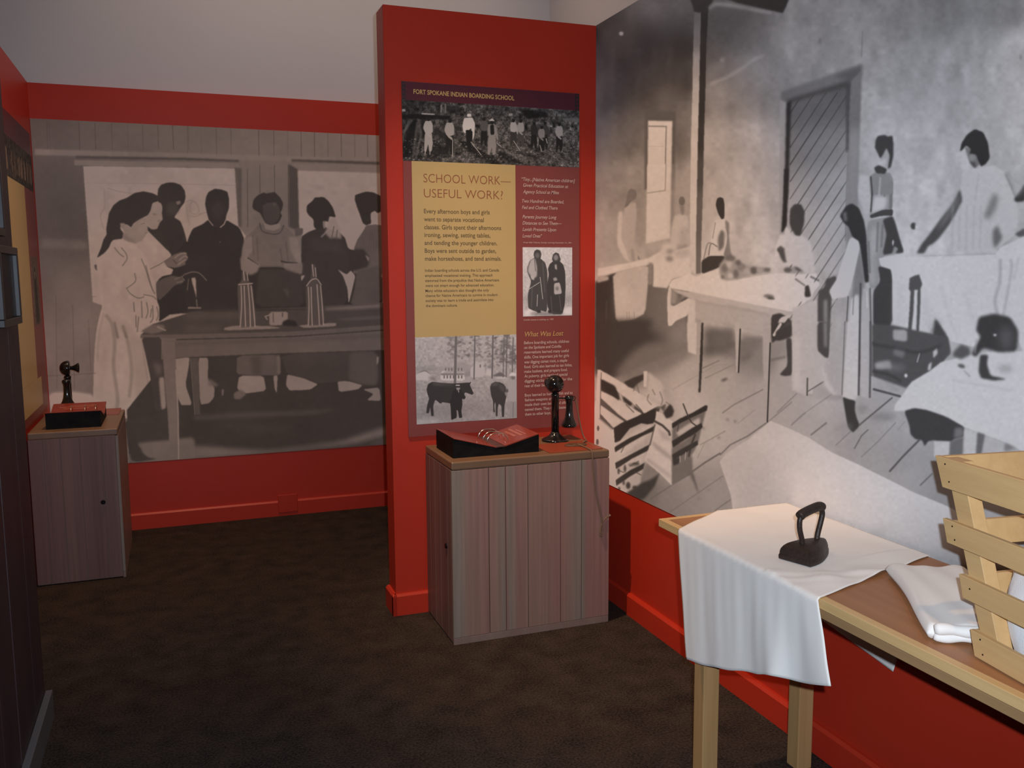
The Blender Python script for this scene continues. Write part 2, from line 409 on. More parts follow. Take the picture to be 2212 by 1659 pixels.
def sheet(name, ax, val, u0, u1, z0, z1, out, thick, material, parent=None):
    """a flat print of real thickness standing on a wall plane; UV 0..1 over its face"""
    bm = bmesh.new(); f = val+out*thick
    P = lambda u, a, z: (a, u, z) if ax == 0 else (u, a, z)
    v = [bm.verts.new(P(u, a, z)) for a in (val, f) for u, z in ((u0,z0),(u1,z0),(u1,z1),(u0,z1))]
    for q in ((0,1,2,3),(4,5,6,7),(0,1,5,4),(1,2,6,5),(2,3,7,6),(3,0,4,7)): bm.faces.new([v[i] for i in q])
    uv = bm.loops.layers.uv.new('uv')
    for fc in bm.faces:
        for l in fc.loops:
            c = l.vert.co; u = c[1-ax]; l[uv].uv = ((u-u0)/(u1-u0), (c[2]-z0)/(z1-z0))
    return link(name, bm, material, parent)

def mural_girls():
    c = Canvas(55, 245, 860, 1015, 1.4)
    c.G("75 265 72 250 280 80 400 290 86 600 310 92 810 320 96 90 450 68 150 500 66 90 620 78 150 640 86 110 750 92 180 700 92 120 850 90 560 450 92 590 520 94 620 450 86 810 400 96 300 820 80", 30)
    T = c.T; P = c.P; L = c.L; E = c.E
    T(0, 150, 4.045)
    for x, g in ((405, 62), (425, 66), (685, 58), (825, 62), (970, 66), (1110, 72), (1240, 66), (1375, 64), (1505, 60), (1640, 70)):
        L(g, 5, [x, 440 + x * .03, x + 8, 700])
    for x in (460, 600): L(62, 5, [x, 1150, x + 10, 1600], a=.6)
    T(400, 200, 4.148)
    for x, g in ((15, 70), (140, 78), (275, 68), (405, 72), (655, 60), (790, 66), (915, 78), (1035, 60), (1155, 62), (1275, 72), (1395, 62), (1515, 76), (1630, 62)):
        L(g, 5, [x, 300 + x * .045, x + 3, 575])
    T(0, 0, 1)
    P(98, "74 322 400 331 820 343 820 353 400 343 74 335", 1.5, .8, 0)
    P(60, "163 337 400 341 516 346 516 350 400 346 163 342", 1.5, 1, 0)
    P(60, "629 344 820 350 820 356 629 349", 1.5, 1, 0)
    P(95, "160 346 516 353 516 363 400 361 160 357", 1.0, .9, 0)
    P(95, "632 354 820 361 820 373 640 367", 1.0, .9, 0)
    T(400, 200, 4.148)
    P(70, "440 670 505 680 505 1210 465 1190", 1.5, 1, 0)
    P(58, "925 640 1008 690 1022 1240 930 1205", 1.5, 1, 0)
    for x, y0, y1 in ((665, 650, 900), (797, 650, 900), (555, 690, 1205), (920, 650, 1200)): L(60, 5, [x, y0, x + 2, y1])
    P(122, "1007 698 1760 722 1770 1659 1400 1659 1050 1300 1022 1220", 1.2, 1, 0)
    for x, y, r in ((1150, 840, 50), (1210, 850, 40), (1110, 890, 30), (1470, 830, 40), (1330, 900, 40)): E(112, x, y, r, 14, 3, .6)
    L(112, 8, "1050 1220 1400 1230", 2, .6)
    T(160, 330, 4.1475)
    P(124, "80 120 1437 142 1452 400 1470 660 1659 900 1000 1659 700 1500 250 1367 165 1337", 1.0, 1, 0)
    P(116, "160 120 900 130 900 270 100 262", 8, .5, 0)
    P(128, "1200 150 1425 150 1440 500 1300 330", 8, .5)
    L(112, 5, "92 268 500 272 1440 290", .8)
    L(104, 6, "265 320 272 480 232 560 262 680", 1.5, .8, True); L(104, 6, "300 315 420 350 640 372", 1, .8, True)
    E(112, 290, 440, 30, 110, 5, .6)
    for q in ("1000 440 1040 425 1090 450 1115 510 1100 545 1050 540 1035 480 1050 440", "1115 550 1190 530", "1000 470 1012 560 1030 640", "1010 560 1080 570 1130 550"): L(105, 7, q, 1, .8, True)
    E(116, 1020, 540, 26, 100, 4, .7)
    # boy behind
    P(45, "745 385 750 330 775 288 830 268 900 268 955 290 990 340 998 400 985 450 960 480 930 525 905 562 896 580 950 612 978 680 1000 760 1018 860 1010 930 870 940 760 830 655 710 650 600 760 500")
    E(54, 880, 500, 55, 60, 3, .8); P(88, "908 440 948 428 955 452 925 470", 1)
    # dark figures' mass
    P(41, "740 1150 900 900 1020 780 1500 900 1480 1440 870 1440 750 1520 740 1300", 1)
    # boy in the middle
    P(43, "1172 460 1180 400 1200 352 1260 322 1320 330 1372 350 1388 420 1385 500 1362 560 1356 600 1345 650 1300 668 1240 652 1205 602 1188 540")
    E(50, 1290, 520, 60, 90, 4, .8)
    P(41, "1200 600 1150 640 1060 680 1020 770 1005 860 1050 950 1080 1060 1100 1200 900 1420 1485 1440 1500 1250 1478 1150 1500 980 1526 780 1480 670 1360 600 1320 664 1240 652")
    L(104, 9, "1208 610 1240 650"); L(108, 11, "1358 600 1340 640 1308 666")
    E(70, 1305, 800, 8, 5)
    # girl in the white blouse
    P(112, "700 450 740 440 776 450 790 490 785 540 792 600 768 622 742 682 700 690 640 652 635 580 670 500")
    P(92, "700 540 740 548 745 556 705 560", 1); P(92, "745 610 765 600 770 610 755 620", .8)
    P(123, "520 820 640 690 665 705 720 760 870 908 862 940 800 975 830 1020 887 1045 870 1090 790 1105 740 1150 690 1150 640 1000 560 870")
    L(84, 8, "680 1040 760 1000 862 935")
    P(80, "800 975 870 925 930 895 1000 888 1022 950 1000 1005 905 1032 830 1020")
    for q in ("900 940 950 905 1000 900", "940 960 985 925 1010 935", "930 1000 990 960 1015 980"): L(112, 9, q, 1, .8, True)
    for q in ("920 900 960 880", "960 1010 1000 1000", "885 960 915 990"): L(52, 8, q, 1, .8)
    P(66, "730 1160 790 1128 880 1098 950 1118 985 1140 970 1170 900 1185 830 1262 760 1325 738 1290")
    for q in ("900 1130 960 1110 985 1140", "920 1160 970 1150"): L(100, 9, q, 1, .7)
    L(84, 9, "960 1110 1020 1070 1080 1080 1170 1130", 1, .8, True)
    P(116, "1045 1125 1085 1122 1098 1270 1082 1300", .8); L(70, 8, "1030 1100 1015 1220"); L(72, 10, "1088 1290 1090 1375"); L(88, 14, "1026 1385 1130 1385", 1)
    L(70, 5, "1045 930 1070 1040")
    # girl in front
    P(127, "340 770 310 850 240 900 200 960 190 1100 222 1250 252 1370 205 1560 190 1659 740 1659 640 1600 745 1535 762 1480 762 1380 727 1290 722 1160 682 1060 650 950 600 880 540 812 440 778")
    T(0, 500, 3.95)
    P(126, "870 640 832 780 808 950 800 1100 792 1400 800 1500 900 1545 1080 1602 1325 1560 1312 1450 1282 1250 1240 1050 1200 880 1000 700", .8)
    P(112, "1090 880 1200 900 1240 1050 1282 1250 1315 1560 1180 1580 1130 1200", 5, .7)
    for q, g, wd in (("905 720 950 790 975 950 965 1150 1000 1420 985 1540", 98, 30), ("1050 810 1095 980 1120 1200 1100 1400", 100, 28), ("880 700 840 900 830 1100", 110, 14), ("1210 900 1230 1100 1290 1450", 104, 16), ("975 780 1000 900", 78, 22), ("1045 810 1075 900", 78, 18)):
        L(g, wd, q, 2.5, .75, True)
    P(118, "860 820 950 800 930 1100 880 1300 850 1100", 6, .6)
    T(160, 330, 4.1475)
    P(45, "300 600 310 540 350 470 400 430 470 405 540 360 620 346 700 362 760 392 788 425 740 438 700 450 682 520 660 558 600 590 530 632 510 670 470 642 420 640 410 680 440 720 432 770 350 780 330 800 310 850 270 898 200 945 240 850 260 780 290 730 285 680")
    P(106, "432 640 470 646 508 672 540 632 600 590 642 582 636 625 660 690 640 740 605 790 545 815 480 795 435 770 442 720")
    P(92, "440 720 500 760 560 800 480 795 435 770", 2, .8); P(116, "560 620 625 600 645 680 600 740", 4, .6); P(104, "408 632 450 630 456 690 420 680", 1)
    L(84, 6, "595 640 625 628"); L(80, 5, "632 720 655 712")
    for q in ("420 850 460 900 470 950 430 1010", "360 850 400 900 440 930", "540 1080 545 1150 470 1212", "465 1210 500 1260 570 1300 620 1290", "600 950 640 1050 680 1180 718 1260", "640 1010 665 1110 700 1230", "620 1270 700 1285 730 1310"):
        L(76, 8, q, .8, .85, True)
    for q in ("530 1340 536 1420", "600 1330 606 1475", "645 1340 658 1420 640 1480", "700 1370 702 1480 680 1520", "738 1380 750 1450 735 1500", "550 1460 552 1560", "575 1470 562 1600", "690 1400 680 1470"):
        L(74, 9, q, .8, .8, True)
    P(114, "430 1020 460 1180 480 1280 440 1350 430 1200", 5, .6); P(112, "270 900 290 1100 270 1350 255 1100", 5, .5)
    P(66, "178 1005 200 1000 204 1060 184 1040", 1); P(112, "300 1440 560 1600 500 1659 330 1500", 5, .5)
    # lady in the middle
    T(400, 200, 4.148)
    P(84, "660 1180 880 1180 940 1240 1020 1320 1052 1500 1045 1659 490 1659 490 1560 510 1400 540 1290 600 1250")
    P(98, "535 1300 605 1280 612 1400 560 1480 640 1530 668 1560 640 1620 600 1645 500 1590 512 1400", 2)
    P(100, "922 1290 1010 1300 1050 1500 1050 1620 900 1645 880 1570 905 1520 1000 1520 940 1420", 2)
    for q in ("600 1280 610 1450", "640 1300 650 1500", "900 1340 920 1500", "850 1400 870 1540"): L(66, 9, q, 1.5, .7)
    P(50, "650 1560 880 1560 900 1659 560 1659", 2); L(48, 10, "560 1480 650 1540", 1); L(48, 14, "860 1510 900 1520 1000 1525", 1)
    P(46, "600 1020 610 960 650 920 700 895 725 905 760 898 800 890 850 940 876 990 870 1040 850 1080 868 1100 845 1150 820 1180 770 1190 720 1172 690 1120 670 1080 640 1062 608 1045")
    P(58, "690 1010 740 985 815 990 848 1040 845 1110 820 1158 770 1184 722 1165 697 1100"); P(74, "780 985 815 990 812 1015 785 1010", 2, .8)
    P(104, "700 1168 760 1190 850 1172 852 1212 790 1240 715 1225"); L(56, 10, "665 1170 690 1240 790 1268 850 1250 880 1190", 1, .8, True)
    P(70, "980 1212 1056 1215 1052 1272 985 1292", 1)
    # lady with the veil
    P(47, "1180 1220 1100 1250 1040 1290 1038 1500 1060 1659 1560 1659 1560 1500 1640 1480 1580 1430 1460 1400 1430 1300 1382 1252 1290 1222 1240 1200")
    P(43, "1085 1060 1090 1010 1140 970 1160 940 1240 936 1282 970 1322 1030 1350 1120 1292 1108 1282 1160 1252 1150 1240 1212 1180 1232 1150 1200 1150 1140 1100 1092")
    P(112, "1292 1125 1342 1128 1392 1240 1402 1312 1340 1300 1300 1310 1250 1262 1280 1180", 2, .9)
    L(112, 14, "1290 1220 1220 1290", 1.5, .8); L(70, 8, "1330 1200 1310 1300"); L(70, 8, "1360 1230 1350 1310"); P(100, "1230 1155 1250 1150 1255 1220 1236 1215", 1)
    P(60, "1100 1300 1400 1320 1440 1500 1150 1480", 8, .5); L(92, 7, "1140 1525 1150 1659"); L(92, 6, "1158 1525 1165 1659")
    # lady at the edge
    P(74, "1620 1190 1700 1182 1770 1190 1780 1659 1520 1659 1500 1600 1560 1540 1600 1480 1510 1402 1540 1320 1600 1232")
    for k in range(9): L(60, 5, [1600 + k * 20, 1230, 1560 + k * 24, 1420], 1, .5)
    P(48, "1500 1400 1600 1400 1650 1480 1640 1560 1500 1600", 2); P(96, "1610 1450 1650 1480 1640 1520", 1)
    P(44, "1520 920 1560 905 1620 888 1680 893 1760 930 1770 1060 1720 1082 1700 1060 1660 1080 1672 1170 1620 1190 1590 1170 1560 1082 1540 1030 1518 960")
    P(118, "1662 1082 1700 1060 1722 1100 1702 1160 1665 1182")
    # waists above the table
    T(400, 560, 3.317)
    P(42, "0 -40 395 -20 400 90 530 60 700 60 840 110 1410 100 1410 340 0 380", 1)
    P(96, "392 -20 530 40 520 90 470 115 430 100 400 60", 2); P(90, "715 40 840 20 842 110 780 112 715 90", 3)
    P(50, "530 70 710 70 840 115 850 340 500 340 520 130", 2); P(68, "700 210 740 215 742 290", 2, .6)
    P(66, "1225 90 1405 40 1405 325 1180 330 1215 200", 1.5); P(50, "870 -60 1180 -60 1170 110 1150 330 1000 345 860 330 830 120", 1.5)
    P(120, "1090 70 1148 106 1160 106 1186 80 1218 120 1200 200 1170 322 1162 210 1130 120"); P(110, "828 118 858 115 832 160", .6)
    # table
    T(0, 0, 1)
    P(57, "303 724 330 700 420 672 640 664 830 655 832 714 400 728", 1.0, 1, 0)
    P(44, "440 640 520 668 650 668 830 655 700 668 420 676", 1, .8)
    T(400, 560, 3.317)
    P(92, "1000 345 1412 320 1412 345 1180 360 1000 365", 3, .9); P(74, "1080 425 1412 405 1412 425 1150 438", 2, .7); P(66, "0 378 380 368 380 420 0 430", 6, .7); P(70, "0 480 250 480 240 520 0 520", 5, .6)
    T(0, 0, 1)
    P(74, "303 724 400 722 630 716 831 702 831 712 630 724 400 731 303 731", .8, 1, 0)
    P(46, "380 732 630 725 831 712 831 715 630 729 380 736", 1, .9, 0)
    P(76, "350 736 630 729 831 715 831 755 630 763 400 772 376 775 350 774", .8, 1, 0)
    P(66, "376 740 831 722 831 730 376 748", 3, .6, 0)
    # under the table
    T(400, 560, 3.317)
    P(48, "-130 715 0 702 630 675 1440 648 1440 1330 0 1440 -400 1470 -420 1080", 1, 1, 0)
    P(108, "-120 720 30 700 25 760 0 900 50 1045 -40 1045", 1); P(102, "90 706 165 706 160 860 210 920 205 990 170 1032 105 1042")
    P(106, "385 835 560 833 580 942 430 962 370 930"); P(104, "630 835 662 830 655 960 640 930"); P(106, "730 825 800 830 890 870 950 895 900 932 830 938 745 940 720 900")
    P(106, "1090 870 1162 870 1270 900 1240 932 1100 952"); P(98, "1270 932 1390 918 1402 1016 1300 1010 1350 965")
    P(70, "370 690 682 684 684 830 560 832 480 832 365 822", 1); P(56, "470 690 540 690 540 830 480 830", 4, .7); P(86, "655 685 675 685 680 825 660 825", 1.5, .8)
    P(55, "684 680 1380 655 1385 900 1270 900 1162 870 950 890 880 860 730 825", 1); P(66, "1180 665 1372 658 1374 900 1270 895 1170 862", 3); P(96, "1368 700 1388 700 1384 740 1370 760", 1)
    P(84, "165 850 240 900 215 915 160 905", 2, .8); P(92, "262 930 276 930 272 975 260 975", 1, .8); P(84, "345 960 400 930 440 965 390 1005 350 1000", 1.5, .9)
    P(64, "40 705 92 706 106 1112 70 1112", .8, 1, 0); L(92, 5, "35 712 66 1112", .8, .8)
    P(66, "60 1120 400 1100 900 1085 1100 1075 900 1110 400 1135 60 1150", 4, .8)
    P(86, "-330 1380 0 1332 200 1345 600 1372 1100 1310 1435 1195 1435 1268 1200 1322 1000 1345 600 1392 0 1440 -380 1475", 5, .95); P(60, "1330 1305 1440 1268 1440 1330 1320 1330", 2, .8)
    P(56, "150 1180 600 1180 800 1230 500 1240", 6, .5)
    # foreground floor, girl's foot, skirt of the next girl, table leg
    T(0, 850, 3.686)
    P(50, "990 205 1240 170 1330 120 1345 400 1100 390 1060 500 1020 440", 1); P(84, "1085 395 1180 385 1345 370 1548 345 1548 525 1020 558 1018 485 1150 485", 3)
    P(50, "1035 400 1085 390 1130 470 1180 510 1250 520 1090 548 1038 530", 1.5)
    T(0, 500, 3.95)
    P(52, "1205 905 1380 900 1400 1200 1425 1510 1330 1535 1312 1450 1282 1250 1240 1050", 1); P(106, "1352 1250 1398 1240 1416 1505 1375 1522", 1.5); P(90, "1300 1100 1385 1150 1350 1250", 5, .6)
    T(0, 0, 1)
    P(84, "349 736 377 738 380 800 384 880 386 992 367 994 362 900 355 820", .8, 1, 0); L(112, 3, "379 800 384 890 385 990", .6, .8); L(104, 3, "349 737 349 775", .6, .5)
    P(80, "302 716 330 700 355 702 355 714 330 722", 1.5); L(104, 4, "340 706 356 713", .8, .8)
    P(140, "104 850 150 846 202 852 204 905 112 905", 3, .9); L(66, 1.6, "98 812 205 806", .8, .6); L(62, 1.2, "120 640 122 840", .5, .6); L(62, 1.2, "156 660 160 840", .5, .6); L(62, 1.2, "190 690 195 800", .5, .5)
    L(84, 1.5, "92 646 205 640", 1.5, .5); P(96, "88 515 186 520 190 540 90 536", 4, .5)
    # glasses and mug
    T(400, 560, 3.317)
    P(98, "275 492 350 476 600 478 692 492 600 500 280 510", 1); P(100, "810 475 950 462 1080 455 1080 480 850 492", 1)
    P(68, "405 90 432 90 437 140 480 180 512 480 385 492 372 190 405 150", 1, .9); P(66, "905 35 927 35 934 120 970 180 1004 470 870 478 865 190 900 140", 1, .9)
    for q in ("398 190 402 330 392 480", "420 190 425 330 430 480", "448 180 460 330 465 482", "470 190 485 330 498 480", "415 85 422 150", "440 100 448 150", "380 180 480 172", "908 38 918 120", "930 60 936 125", "880 200 885 330 880 470", "900 200 903 330 908 472", "942 180 952 330 960 470", "968 190 980 330 988 468", "868 190 900 150 940 140 972 182"):
        L(134, 7, q, .6, .85, True)
    P(104, "600 378 735 375 735 430 700 470 602 476", 1); L(70, 7, "628 385 630 450"); L(60, 7, "695 385 695 410"); L(104, 9, "600 400 570 408 585 430", .8); P(38, "690 475 700 445 730 432 790 442 806 482", 1.5)
    P(118, "40 135 74 130 80 290 72 250", .6); L(78, 6, "22 140 12 220"); L(74, 10, "78 290 84 345"); L(90, 12, "22 348 106 348", .8); L(88, 8, "0 105 50 90 100 100 150 150", .8, .8, True)
    c.mottle(.018, 40, 1); c.mottle(.012, 9, 2); c.a = c.blur(c.a, 0.5)
    return c

def mural_laundry():
    c = Canvas(1270, -8, 2330, 1225, 1.35)
    T = c.T; P = c.P; L = c.L; E = c.E
    c.G("""1300 60 52 1340 110 46 1400 90 43 1480 100 40 1320 200 62 1400 180 56 1480 170 56 1300 300 98 1350 300 94 1460 300 92 1300 400 122 1370 380 132 1480 400 140 1300 500 140 1380 560 142
    1400 10 88 1450 30 80 1300 620 150 1540 60 72 1600 40 70 1620 80 92 1540 140 85 1600 150 112 1540 200 122 1640 160 130 1540 300 150 1640 300 152 1560 420 162 1640 450 160 1560 520 166 1650 560 168 1580 640 168
    1700 100 126 1760 60 110 1850 60 124 1950 50 116 2050 30 108 2180 30 98 1900 150 132 2000 120 138 2100 100 138 2200 100 140 1900 230 146 2100 220 150 2200 220 152 1980 300 158 2000 420 170 2050 350 168 2180 300 160 1990 520 176 1880 300 156
    2300 300 160 2300 60 110 2300 600 170 2300 900 170""", 26)
    c.mottle(.035, 26, 4, (.7, 1.6)); c.mottle(.02, 10, 5)
    T(1280, 0, 4.148)
    E(70, 650, 200, 300, 60, 14, .35); E(66, 1160, 150, 110, 90, 14, .6); E(92, 1450, 250, 60, 120, 16, .4)
    P(150, "1060 745 1200 690 1350 600 1420 540 1540 488 1545 500 1430 560 1360 620 1200 708 1060 765", 3, .8); P(122, "1060 800 1250 700 1400 590 1520 520 1580 560 1620 720 1500 700 1200 830", 14, .5)
    P(150, "1040 640 1180 540 1200 600 1050 700", 10, .5); P(56, "60 250 900 100 900 520 60 560", 20, .5); E(130, 1170, 540, 22, 26, 3, .7)
    E(190, 262, 302, 17, 16, 1.5, .8); E(110, 640, 880, 90, 110, 16, .5); E(76, 250, 1100, 60, 80, 16, .4)
    for x in (180, 420, 560, 700): L(80, 30, [x, 450, x - 20, 1300], 8, .25)
    # window
    P(80, "475 985 752 1000 745 1300 738 1700 700 1700 470 1700", 2.0, .9, 0)
    P(176, "503 1083 720 1085 716 1300 712 1700 495 1700", 1.2, 1, 0); L(120, 12, "503 1130 664 1132 658 1400 655 1700", .9); L(150, 5, "500 1312 656 1310", .9, .7); L(160, 5, "498 1515 656 1512", .9, .5)
    T(1280, 360, 4.148)
    pass
    P(180, "495 -20 714 -20 706 640 480 692 490 300", 1.2, 1, 0); L(140, 10, "662 -20 655 212 492 236", 1); P(112, "714 -20 742 -20 738 640 704 640", 2, .9, 0); P(146, "742 120 885 100 880 700 738 640", 12, .8, 0)
    P(158, "450 700 700 640 700 700 560 760", 6, .7); P(132, "370 430 480 450 470 700 400 720 370 600", 4, .8)
    # far woman and girl
    P(168, "235 410 270 395 285 470 272 660 335 740 350 862 290 830 222 700", 2); P(150, "290 372 330 330 390 322 402 430 382 600 372 700 420 790 430 835 380 862 335 850 300 740 262 640 272 470", 1.5)
    P(104, "318 230 345 195 390 208 403 252 390 290 350 312 322 352 288 372 308 292"); P(122, "345 740 360 840 385 860 372 740", 2, .8); P(108, "410 790 432 835 410 830", 1)
    P(166, "740 440 790 425 865 450 872 700 720 762 700 640 720 500", 2); E(100, 806, 310, 28, 42, 1); P(118, "785 345 832 350 824 430 800 432", 1.2); P(146, "790 560 860 540 866 690 780 700", 4, .7); P(128, "760 700 862 690 862 735 770 755", 3, .8)
    # tables with hanging cloths at the left
    P(58, "30 1030 180 960 560 860 860 860 880 1340 860 1700 30 1700", 2, 1, 0)
    T(0, 0, 1)
    c.G("1300 640 56 1300 720 60 1400 740 56 1440 690 100 1470 720 118 1330 760 70 1420 760 78 1480 760 120 1350 800 82 1300 790 52 1480 660 110", 18, "1288 612 1420 600 1460 605 1486 690 1500 800 1420 830 1288 812", 4)
    T(1280, 360, 4.148)
    P(178, "50 912 330 862 500 822 640 745 700 762 870 720 880 800 700 870 510 882 180 955 50 985", 1.2, 1, 0); P(150, "50 985 150 985 150 1015 45 1042", 1.5)
    P(178, "545 870 885 795 885 970 720 1010 672 1088 545 1076", 1.2, 1, 0); P(118, "500 862 550 862 546 1062 498 1062", 2)
    P(160, "185 952 506 872 502 1050 476 1312 372 1372 215 1392 200 1200", 1.2); P(150, "300 900 380 890 400 1150 320 1150", 10, .6); P(172, "215 1080 340 1060 300 1300 220 1300", 10, .5)
    for x in (310, 330, 375): L(110, 5, [x, 1300, x + 4, 1385], .8, .7)
    P(172, "640 680 720 690 730 760 660 800 560 830 620 740", 3); E(120, 695, 760, 30, 26, 3, .7); E(112, 695, 825, 34, 26, 3, .8); P(150, "720 760 870 730 880 800 760 820", 4, .7)
    L(100, 6, "130 1200 120 1500", 2, .4); L(96, 8, "190 1380 180 1659", 2, .3)
    # pole
    T(1280, 0, 4.148)
    T(0, 0, 1)
    c.G("1504 30 84 1502 80 98 1500 140 128 1498 200 146 1496 260 160 1495 330 170 1495 450 175 1495 590 172", 14, "1501 25 1516 25 1514 100 1512 190 1509 300 1507 410 1505 510 1505 592 1491 584 1492 440 1494 300 1497 200 1498 130", .7)
    c.G("1522 20 40 1522 120 44 1520 220 48 1518 300 56 1516 370 72 1515 450 90 1513 590 98", 14, "1516 10 1532 10 1530 50 1527 100 1525 200 1522 300 1520 400 1518 470 1516 530 1515 590 1505 592 1505 510 1507 410 1509 300 1512 190 1514 100", .7)
    T(1280, 0, 4.148)
    P(42, "870 -30 1100 -30 1075 30 1042 62 1036 120 916 110 905 60", 1.5)
    P(122, "1042 70 1105 20 1240 30 1420 70 1620 105 1600 130 1400 92 1120 52 1060 90", 3, .8); P(72, "1060 60 1400 95 1420 130 1240 130 1060 110", 6, .7)
    P(40, "1150 -30 1775 -30 1740 60 1712 118 1680 112 1560 85 1300 25", 1.5, 1, 0)
    T(1280, 360, 4.148)
    # third girl
    P(175, "1108 478 1200 468 1232 520 1218 680 1180 795 1050 805 1060 680 1088 560"); P(98, "1160 560 1190 590 1182 720 1135 765 1128 640", 2); P(112, "1192 470 1232 505 1228 640 1242 760 1272 842 1195 842 1178 790 1208 680", 1.5)
    P(56, "1112 320 1122 285 1150 272 1178 285 1187 330 1186 462 1162 474 1132 424 1112 360"); P(60, "982 842 1050 800 1185 800 1195 840 1142 902 982 965", 1)
    L(90, 8, "1000 830 1030 700 1060 682", 1.5, .8, True); L(80, 9, "1045 790 1065 690 1120 715", 1, .8, True)
    L(60, 4, "1105 500 1080 640", .8, .7); L(172, 9, "1195 560 1205 640 1170 790", .8, .8, True)
    # main table
    P(183, "935 985 1140 915 1300 1012 1640 955 1830 960 2010 960 2040 1060 1908 1222 1785 1302 1420 1232 880 1122 700 1090 690 1060 720 1012 870 960", 1.0, 1, 0)
    P(158, "700 1092 880 1122 1420 1230 1790 1302 1800 1345 1600 1318 1420 1268 880 1182 760 1130", 1.2, 1, 0)
    P(152, "900 1190 1420 1275 1605 1322 1605 1505 1530 1496 1280 1440 920 1362", 1.5, 1, 0); P(140, "900 1190 1420 1275 1600 1320 1600 1345 1400 1300 905 1215", 2, .6, 0)
    P(172, "855 1180 922 1195 930 1500 928 1700 858 1700", 1.5, 1, 0); P(142, "925 1355 988 1372 978 1700 925 1700", 1.5, 1, 0)
    P(176, "690 1065 715 1105 705 1240 735 1250 868 1175 882 1190 862 1332 750 1382 712 1428 680 1425 672 1180", 1); P(136, "705 1110 755 1120 752 1215 705 1240", 3, .8); P(150, "800 1140 870 1160 790 1200", 3, .7)
    # laundry heap and iron on it
    P(136, "1140 882 1205 800 1290 835 1400 892 1480 895 1600 908 1612 945 1430 968 1300 1012 1190 1022 1140 962", 2)
    for x, y, rx, ry, g in ((1190, 910, 30, 40, 100), (1230, 870, 24, 40, 168), (1290, 960, 26, 40, 92), (1340, 900, 40, 36, 112), (1240, 980, 24, 26, 172), (1170, 990, 16, 18, 90), (1390, 940, 34, 30, 150), (1450, 930, 30, 34, 76), (1570, 925, 34, 16, 84), (1310, 860, 26, 26, 86), (1500, 930, 24, 20, 140), (1240, 820, 50, 26, 92), (1620, 930, 20, 20, 168)):
        E(g, x, y, rx, ry, 2.5, .85)
    E(92, 1585, 1162, 48, 17, 2, .9, .1); E(60, 1605, 1180, 34, 10, 1.5, .9, .1)
    # legs under it
    P(62, "1605 1330 1690 1310 1785 1370 1795 1500 1620 1600 1605 1560", 1.2); P(168, "1690 1350 1782 1325 1720 1410 1680 1430 1640 1520 1622 1490", 1)
    # seated girl
    P(176, "1742 540 1800 602 1908 580 1990 700 1980 940 1750 885 1690 790 1640 820 1650 700 1690 610", 1.5); P(64, "1775 400 1795 350 1840 330 1890 350 1906 450 1902 570 1850 612 1802 580 1772 470"); P(120, "1762 420 1790 400 1786 500", 2, .8)
    P(82, "1655 745 1690 705 1730 740 1748 800 1752 862 1710 832 1680 770", 1.5); P(128, "1722 905 1800 890 1905 900 1900 955 1745 950", 3, .9); E(92, 1755, 925, 34, 20, 2); E(86, 1850, 900, 34, 22, 2)
    # ---- door and plaster to the right
    T(1680, 0, 3.949)
    c.G("120 900 92 560 760 80 350 900 88 200 1300 112 450 1300 118 300 1600 140 500 1550 146 200 1800 150 450 1900 160 300 2300 162", 30, "85 870 600 700 585 2340 420 2330 90 2000", 1)
    for k in range(17):
        x1, y1 = 1708, 244 + k * 37.0; x2 = 1829; y2 = y1 - 1.52 * (x2 - x1)
        t = min(1.0, max(0.05, (y1 - (216 + 8)) / (1.52 * (x2 - x1)) * 1.0))
        c.T(0, 0, 1); yt = 222
        if y2 < yt - 34: x2 = x1 + (y1 - (yt - 22)) / 1.52; y2 = y1 - 1.52 * (x2 - x1)
        L(60 if k < 5 else (78 if k < 10 else 92), 2.2, [x1, y1, x2, y2], .7, .75 if k % 3 else .98)
    T(1680, 0, 3.949)
    P(98, "35 782 725 545 725 610 632 702 350 792 85 885 35 860", 3, 1, 0); P(62, "90 850 350 768 620 680 640 700 600 745 350 808 90 890", 3.5, .9, 0); P(72, "480 650 725 560 720 640 640 700", 5, .7, 0)
    P(138, "25 850 84 880 72 1400 66 2000 20 2000", 2, .9, 0); P(48, "80 880 122 858 112 1150 100 1500 92 1700 60 1700 70 1300", 2, 1, 0)
    P(100, "634 700 725 600 712 1000 700 1300 690 1700 680 2300 590 2300 600 1300 618 1000", 2, 1, 0); P(142, "612 1100 704 1100 692 1600 682 2300 590 2300 600 1500", 12, .8, 0); P(60, "588 730 634 700 620 1000 608 1300 590 1300 590 1100", 2, .9, 0); L(110, 8, "604 1280 590 1700 582 2050", 1, .8)
    P(120, "690 1400 760 1420 720 2300 680 2300", 16, .2)
    E(92, 366, 350, 10, 26, 1.5, .8); L(96, 10, "728 270 720 480", 1.5, .6); L(110, 30, "1600 150 1800 60 2000 20 2200 0", 8, .4); L(118, 18, "1480 220 1560 160", 5, .5); L(112, 26, "1300 300 1400 240", 6, .4); E(104, 2080, 490, 12, 24, 1.5, .7); E(118, 1330, 230, 50, 60, 10, .4); E(116, 1060, 110, 60, 80, 12, .35)
    E(104, 800, 810, 30, 14, 2, .3); E(146, 1880, 1190, 70, 200, 14, .7); E(150, 1350, 900, 120, 60, 18, .3); E(122, 1250, 780, 80, 40, 14, .25)
    T(1680, 380, 3.949)
    P(46, "60 -60 100 -60 92 200 84 420 50 480 36 480 52 200", 1.5, 1, 0)
    E(68, 1164, 428, 24, 30, 1.5); P(190, "1180 405 1205 440 1180 455", 1.5); 
    # tall girl with the belt
    P(164, "705 -10 790 0 802 200 778 342 735 290 690 150", 2); P(128, "790 20 830 -30 960 -30 990 20 990 110 985 290 900 322 790 342 802 200", 1)
